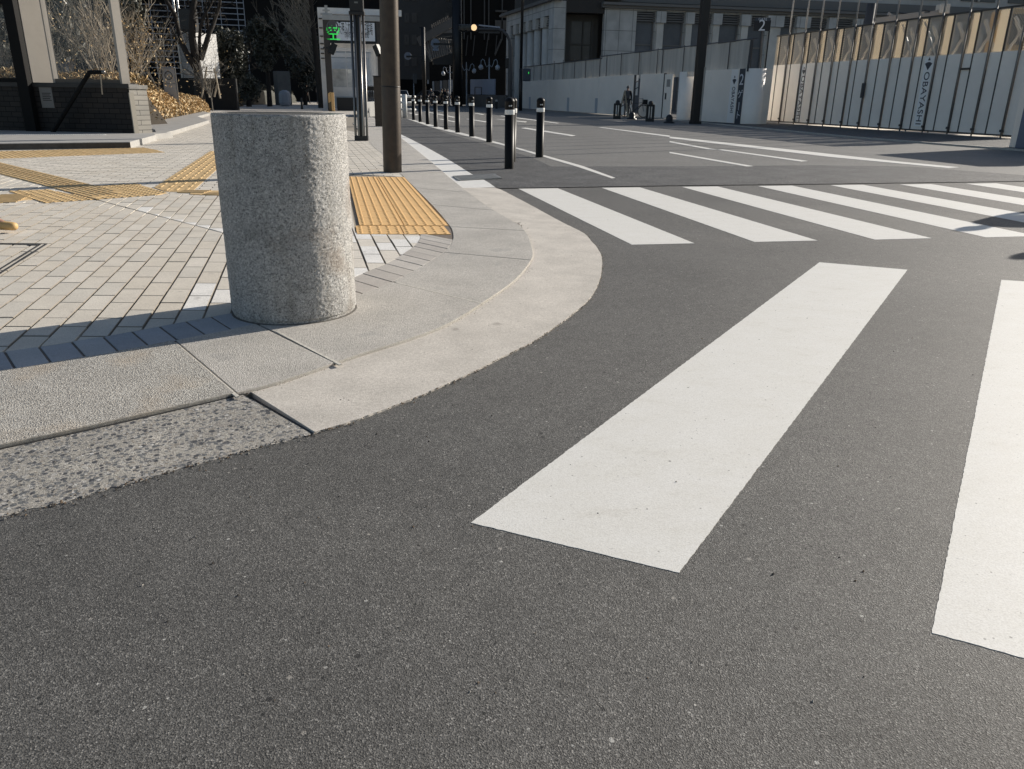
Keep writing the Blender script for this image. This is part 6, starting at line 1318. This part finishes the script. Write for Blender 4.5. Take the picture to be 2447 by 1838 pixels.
c1_=(p[0]+.0,p[1]-.45); cc=gp('z6',1830,1650); WS=Wall((p[0]+.1,p[1]-.44),cc); mb=MB(); WS.box(mb,0,WS.L,.03,h,-.1,0); mb.build('return_wall',m_sw2,e)
mb=MB(); W.box(mb,W.px('z6',1098,1065)[0]-.02,W.px('z6',1098,1065)[0]+.03,W.px('z6',1090,1110)[1],W.px('z6',1100,1015)[1],0,.02); mb.build('handle',m_sw2,e)
# GATE 2 sign on post
Yg=37; a=dp(Yg,'z6',1680,232); b=dp(Yg,'z6',1872,412); e=tag(empty('gate_sign',(b[0],Yg,0)),'dark square sign reading GATE 2 on a thin post','sign')
WG2=Wall((a[0],Yg),(b[0],Yg)); mb=MB(); WG2.box(mb,0,WG2.L,b[2],a[2],-.05,0); bd=mb.build('board',M('gate_board',(.022,.023,.026),.6),e,bevel=.008)
mb=MB(); hh_=a[2]-b[2]; WG2.box(mb,0.02,WG2.L-.02,a[2]-.25*hh_,a[2]-.01,0,.008); mb.build('header',M('gate_header',(.05,.06,.08),.6),bd)
text('GATE',.14,m_let,WG2,WG2.L/2,a[2]-.13*hh_,.012,bd,space=1.1); t=text('2',.62,m_let,WG2,WG2.L/2,a[2]-.62*hh_,.012,bd)
mb=MB(); WG2.box(mb,WG2.L-.02,WG2.L+.03,0,a[2]-.1,-.06,-.01); mb.build('post',m_blk2,e)
mb=MB(); mb.tube([(a[0]+.4,Yg+.1,a[2]-.1),(b[0]-.05,Yg+.3,1.2)],.02,6); mb.build('brace',m_pipe,e)
# dark square pole
q=gp('z6',885,1640); e=tag(empty('street_pole',(q[0],q[1],0)),'dark brown square street pole in front of the gate wing wall','pole'); k_=q[1]*400/2212/1880; m_sp=M('pole_brown_black',(.02,.016,.014),.5)
hb2=hz(q,'z6',950,890); mb=MB(); mb.box(-50*k_,50*k_,-.15,.15,0,7.5); mb.build('shaft',m_sp,e,bevel=.02).matrix_parent_inverse=Matrix()
for x in (38,52): mb=MB(); mb.box((x-3)*k_,(x+3)*k_,-.2,-.16,.05,hb2); mb.build('conduit',m_wht if 0 else M('conduit_pale',(.3,.29,.27),.5),e).matrix_parent_inverse=Matrix()
mb=MB(); mb.box(-52*k_,60*k_,-.22,.2,0,.12); mb.build('foot',m_blk2,e).matrix_parent_inverse=Matrix(); e.rotation_euler=(0,.0,.2)
# ================================================================ PANEL GATE with posts
A=gp('z7',110,1005); B=gp('z7',2040,1135); W=Wall(A,B); m_gp=M('gate_panel',(.93,.87,.79),.5,var=(.9,.06)); m_ch=M('channel_dark',(.08,.078,.075),.55,.3); m_pp=M('gate_pipe',(.2,.19,.18),.5,.4)
e=empty('panel_gate',(A[0],A[1],0),0,'long folding site gate of grey panels with mesh above and OBAYASHI lettering','gate')
pa=[1.12,2.33,3.41,4.52,5.73,6.82,8.05,9.22,10.37,11.53,12.59,13.76]; pb=[.33,1.43,2.66,3.82,4.95,6.08,7.37,8.56,9.66,10.82,11.93,13.09]
allp=sorted([(s,'a') for s in pa]+[(s,'b') for s in pb]); s0=.0; zb,zm,zt_=.09,2.47,3.66
edge=[0]+[s for s,_ in allp]+[14.3]
for a,b in zip(edge,edge[1:]):
    mb=MB(); W.box(mb,a+.015,b-.015,zb,zm,-.03,0); mb.build('panel',m_gp,e)
for s,t_ in allp:
    if t_=='b': mb=MB(); W.box(mb,s-.018,s+.018,zb,zt_,-.05,.02); mb.build('channel',m_ch,e)
    else:
        mb=MB(); mb.tube([W.P(s,.0,.06),W.P(s,zt_+.1,.06)],.026,8); mb.build('pipe_post',m_pp,e,smooth=True); mb=MB(); mb.tube([W.P(s,zt_+.1,.06),W.P(s,7.2,.06)],.032,8); mb.build('upper_pipe',M('pipe_bright',(.5,.5,.5),.4,.3),e,smooth=True)
        mb=MB(); W.box(mb,s-.03,s+.0,zb,zt_,-.04,.02); W.box(mb,s-.05,s+.05,zb+.1,zb+.17,.03,.1); mb.build('channel',m_ch,e)
mb=MB(); W.box(mb,0,14.3,zt_,zt_+.05,-.05,.02); W.box(mb,0,14.3,zb-.02,zb+.03,-.05,.02); mb.build('rail',m_ch,e)
mb=MB(); st=.085; n=int(14.3/st)
hM=zt_-zm
for i in range(-int(hM/st/1)-1,n+1):
    for sg_ in (1,-1):
        a=i*st if sg_==1 else i*st+hM; b=a+hM*sg_; za,zb_=zm,zt_
        if a<0: za=zm+(0-a)*sg_/1.0 if sg_==1 else zm; a=0
        if b<0 and sg_==-1: zb_=zm+a; b=0
        if a>14.3: 
            if sg_==-1 and b<14.3: za=zm+(a-14.3); a=14.3
            else: continue
        if b>14.3: zb_=zm+(14.3-a); b=14.3
        if zb_-za>.03: W.bar(mb,a,za,b,zb_,.015,-.02)
mb.build('mesh',M('mesh_wire',(.45,.42,.37),.5,.3),e)
def trfn(m,n,l,b,tc):
    tr=node(n,'ShaderNodeBsdfTranslucent'); tr.inputs[0].default_value=(.85,.78,.66,1); mx=node(n,'ShaderNodeMixShader'); mx.inputs[0].default_value=.75; l.new(b.outputs[0],mx.inputs[1]); l.new(tr.outputs[0],mx.inputs[2]); l.new(mx.outputs[0],n['Material Output'].inputs[0])
m_sh=M('sheet_ochre',(.7,.64,.54),.7,fn=trfn); m_brace=M('timber_brace',(.85,.78,.68),.8)
for i,s in enumerate(pa):
    s2=[x for x in pb if x>s][:1]; 
    if not s2: s2=[14.3]
    pz=MB(); W.box(pz,s+.03,s2[0]-.02,zm,zt_-.02,-.09,-.08); pz.build('ochre_sheet',m_sh,e)
    a=s2[0]; b=([x for x in pa if x>a] or [14.3])[0]; 
    mb=MB(); W.bar(mb,a,zm+.0,b,zm+1.0,.06,-.16); W.bar(mb,b-.05,zm,a,zm+.95,.08,-.2); mb.build('cross_brace',m_brace,e)
pz=MB(); W.box(pz,.03,.3,zm,zt_-.02,-.09,-.08); pz.build('ochre_sheet',m_sh,e)
mb=MB(); W.bar(mb,.33,zm,1.1,zm+.9,.045,-.16); W.bar(mb,1.0,zm,.4,zm+.8,.05,-.2); mb.build('cross_brace',m_brace,e)
# lettering
for (x0,y0,x1,y1,sz,lx,ly,lr) in ((362,970,410,620,.34,410,590,.13),(1345,1018,1420,590,.36,1440,540,.17)):
    z0=W.px('z7',x0,y0)[1]; z1=W.px('z7',x1,y1)[1]; s=W.px('z7',(x0+x1)/2,(y0+y1)/2)[0]
    t=text('OBAYASHI',sz,m_logo,W,s,(z0+z1)/2,.006,e,rot=-math.pi/2,space=1.05); L_t=max(v.co.x for v in t.data.vertices)-min(v.co.x for v in t.data.vertices); t.matrix_basis=t.matrix_basis@Matrix.Diagonal(((z1-z0)/L_t,1,1,1))
    mb=MB(); q=W.px('z7',lx,ly); logo(mb,W,s+.0,q[1],lr,.002); mb.build('logo',m_logo,e)
    mb=MB(); W.box(mb,s-.2,s+.2,z0-.06,zm-.05,.0005,.0015); mb.build('name_panel',M('site_white_bright',(.93,.92,.9),.5),e)
mb=MB(); s=W.px('z7',910,740)[0]; W.box(mb,s-.03,s+.08,W.px('z7',910,800)[1],W.px('z7',915,680)[1],.05,.14); mb.build('latch',m_dst,e)
mb=MB(); W.box(mb,11.55,11.92,2.02-.03,2.02+.03,.01,.05); mb.build('cross_rail',m_ch,e)
# ground strip under the gate, coloured pale to read as sunlit
sheet('gate_apron',[W.P(.2,0,.25)[:2],W.P(14,0,.35)[:2],W.P(14,0,-9)[:2],W.P(.2,0,-9)[:2]],.026,M('apron_sun_pale',(.5,.46,.4),.9,var=(2,.2)))
# right end pier
c=gp('z7',2085,1210); e=tag(empty('gate_pier',(c[0],c[1],0)),'white gate pier with blue-grey side at the right edge','pier'); WP=Wall(c,(c[0]+W.e[0],c[1]+W.e[1]))
s1=WP.px('z7',2150,1150)[0]; mb=MB(); WP.box(mb,0,s1,.02,2.35,-.7,0); mb.build('pier_wall',m_sw2,e,bevel=.01)
mb=MB(); WP.box(mb,s1,s1+2.6,.02,2.35,-.7,-.001); bl_=mb.build('blue_board',M('board_slate_blue',(.13,.16,.22),.55),e)
mb=MB(); WP.box(mb,s1+.35,s1+.42,.5,.95,0,.01); mb.build('white_mark',m_let,bl_)
# ---- things inside the site
e=tag(empty('concrete_pump_boom',(*dp(40,'z7',1300,300)[:2],0)),'grey articulated machine boom above the middle of the mesh gate','machine'); Yb=40
T=lambda x,y,Y_=Yb:dp(Y_,'z7',x,y); m_mc=M('machine_grey',(.28,.28,.28),.5,.3)
mb=MB(); mb.bar(T(990,170),T(1390,115),.22); mb.bar(T(1180,160),T(1600,95),.16); mb.bar(T(1100,110),T(1180,165),.12); mb.bar(T(1540,60),T(1560,115),.3); mb.bar(T(1290,110),T(1300,160),.1); mb.bar(T(1560,80),T(1440,105),.1); mb.build('boom',m_mc,e)
mb=MB(); mb.tube([T(1180,105),T(1300,120),T(1400,85),T(1500,110),T(1600,80)],.04,6); mb.build('hose',m_dst,e)
mb=MB(); a=T(1520,35); b=T(1585,110); mb.box(a[0],b[0],Yb-.2,Yb+.3,b[2],a[2]); mb.build('head',m_pg,e,bevel=.03)
mb=MB(); a=T(1300,170); mb.bar(a,(a[0],Yb,0),.4); mb.build('mast',m_mc,e)
mb=MB(); a=T(1360,360); mb.box(a[0]-2.2,a[0]+1.5,Yb,Yb+3,0.03,2.6); mb.build('carrier',m_pg,e,bevel=.05)
for i,(x0,y0,x1,y1) in enumerate(((1210,200,1285,470),(1395,180,1475,455))):
    sa,za=W.px('z7',x0,y0); sb2,zb2=W.px('z7',x1,y1); e=tag(empty('raking_prop',W.P(sb2,0,-.06)),('left' if i==0 else 'right')+' of the two raking props, whitened as if sunlit, behind the gate mesh','prop')
    mb=MB(); mb.tube([W.P(sa,za,-.055),W.P(sb2,zb2,-.055)],.028,8); mb.build('tube',M('prop_sunlit_white',(.96,.96,.94),.35),e,smooth=True)  # near-white tube colour stands in for direct sun
    mb=MB(); mb.tube([W.P(sb2,zb2,-.055),W.P(sb2+.25,.03,-.12)],.024,8); mb.build('leg',m_pipe,e)
Ye=31; a=dp(Ye,'z7',2080,-60); b=dp(Ye,'z7',2420,420); m_or=M('machine_orange',(.65,.36,.08),.5,var=(2,.1)); e=tag(empty('excavator',((a[0]+b[0])/2,Ye,0)),'orange construction machine behind the mesh at the top right','machine')
mb=MB(); mb.box(a[0]+.3,b[0]+2.2,Ye,Ye+2.4,1.1,2.5); mb.build('house',m_or,e,bevel=.08); mb=MB(); mb.box(a[0]+.2,a[0]+1.5,Ye-.1,Ye+1.2,2.4,4.2); cb=mb.build('cab',m_or,e,bevel=.08); mb=MB(); mb.box(a[0]+.3,a[0]+1.4,Ye-.13,Ye-.1,3.,4.); mb.build('cab_window',m_dg,cb)
for y_ in (Ye-.2,Ye+1.9): mb=MB(); mb.box(a[0],b[0]+1.8,y_,y_+.5,.0,.9); mb.build('track',m_rub,e,bevel=.3)
mb=MB(); mb.bar((a[0]+1.9,Ye+.4,2.2),(a[0]+4.5,Ye+.6,5.4),.5); mb.bar((a[0]+4.4,Ye+.6,5.4),(a[0]+6.6,Ye+.5,3.2),.4); mb.build('arm',m_or,e)
q=dp(42,'z7',955,120); mb=MB(); mb.tube([(q[0],42,0),(q[0],42,dp(42,'z7',960,30)[2])],.22,10); tag(mb.build('dark_column',m_dst,smooth=True),'dark round column standing behind the left half of the mesh gate','column')
# ================================================================ SLOTTED BOLLARDS, DOMES, RIDER
def slotted(q,lab):
    e=tag(empty('slotted_bollard',(q[0],q[1],0)),lab,'bollard','black slotted bollards by the site wall')
    mb=MB(); 
    for s in (-1,1): mb.box(s*.17-.07,s*.17+.07,-.13,.13,0,.78)
    mb.box(-.24,.24,-.16,.16,0,.14); mb.box(-.22,.22,-.13,.13,.7,.8); mb.box(-.035,.035,-.11,.11,.1,.75); mb.build('frame',m_blk2,e,bevel=.02).matrix_parent_inverse=Matrix()
    mb=MB(); mb.lathe([(.14,.8),(.14,.86),(.1,.94),(.001,.97)],14); mb.build('dome_cap',m_blk2,e,smooth=True).matrix_parent_inverse=Matrix(); e.rotation_euler=(0,0,-.1); e.scale=(.78,.78,.92); return e
for (x,y),xt,lab in (((1515,1572),1500,'left slotted black bollard, beside the person with the bicycle'),((1948,1608),1950,'right slotted black bollard, in front of the hoarding door')):
    slotted(gp('z5',x,y),lab)
for (v,x,y),lab in ((('z5',1712,1582),'small black dome bollard at the foot of the bright upright board'),(('z6',545,1630),'small black dome bollard between the slotted bollard and the dark square pole')):
    q=gp(v,x,y); mb=MB(); mb.lathe([(.24,0),(.24,.05),(.15,.08),(.15,.22),(.12,.3),(.06,.35),(.001,.36)],16,(q[0],q[1],0)); tag(mb.build('dome_bollard',m_blk2,smooth=True),lab,'bollard')
q=gp('z5',1640,1548); person((q[0],q[1],0),2.9,1.62,'stand',m_cblk,m_cgry,'person in black jacket with a light bag stooping over a bicycle by the white hoarding',bag=m_cgry,hat=m_cgry)
b2=copytree(bk); q=gp('z5',1740,1552); b2.location=(q[0],q[1],0); b2.rotation_euler=(0,0,1.1); tag(b2,'bicycle held by the person in the black jacket at the hoarding','bicycle')
q=gp('z5',1600,1552); e=tag(empty('stepladder',(q[0],q[1],0)),'tan wooden A-frame stand left of the person in the black jacket','stand'); mb=MB()
hL=hz(q,'z5',1580,1195)
for dx in (-.28,.25):
    mb.bar((q[0]+dx,q[1]-.15,0),(q[0],q[1],hL),.05); mb.bar((q[0]+dx,q[1]+.15,0),(q[0],q[1]+.04,hL),.05)
mb.build('legs',m_barkt,e)
mb=MB(); mb.bar((q[0]-.12,q[1]-.05,hL*.55),(q[0]+.12,q[1]-.05,hL*.55),.04); mb.build('cross_bar',m_barkt,e)
q=gp('z5',1725,1560); e=tag(empty('upright_board',(q[0],q[1],0)),'narrow bright upright board strapped to a post right of the stooping person','sign'); WU=Wall(q,(q[0]+.6,q[1]+.8)); z0=hz(q,'z5',1745,1260); z1=hz(q,'z5',1760,990)
mb=MB(); WU.box(mb,-.05,.3,z0,z1,0,.03); bb=mb.build('board',M('board_bright',(.85,.85,.83),.4),e); mb=MB()
for f_ in (.3,.62): WU.bar(mb,-.06,z0+(z1-z0)*f_,.31,z0+(z1-z0)*(f_+.1),.035,.035)
mb.build('strap',m_dst,bb); mb=MB(); mb.tube([(q[0],q[1],0),(q[0],q[1],z1)],.06,8); mb.build('post',m_dst,e)
# ================================================================ JUST OUTSIDE THE FRAME
# walker at the left whose shoe tip shows; walker at the right whose shadow falls on the crossing
q=gp('E',55,205,.03); person((q[0]-.28,q[1]+.05,.03),1.5,1.7,'step',m_cbei,m_cnav,'walker in tan shoes, only a shoe tip visible at the left edge',shoe=M('shoe_tan',(.55,.36,.15),.6))
tip=gp('L',640,930); ln=1.62/math.tan(SUN_EL); q=(tip[0]+ln*math.cos(SUN_AZ),tip[1]+ln*math.sin(SUN_AZ)); person((q[0],q[1],0),-.8,1.7,'walk',m_cgry,m_cnav,'pedestrian beyond the right edge whose shadow falls on the crossing',bag=m_cblk)

tip=gp('L',1300,1310); q=(tip[0]+ln*math.cos(SUN_AZ),tip[1]+ln*math.sin(SUN_AZ)); person((q[0],q[1],0),2.2,1.65,'walk',m_cblk,m_cgry,'nearer pedestrian beyond the right edge, shadow tip just entering the frame',hat=m_cwht)
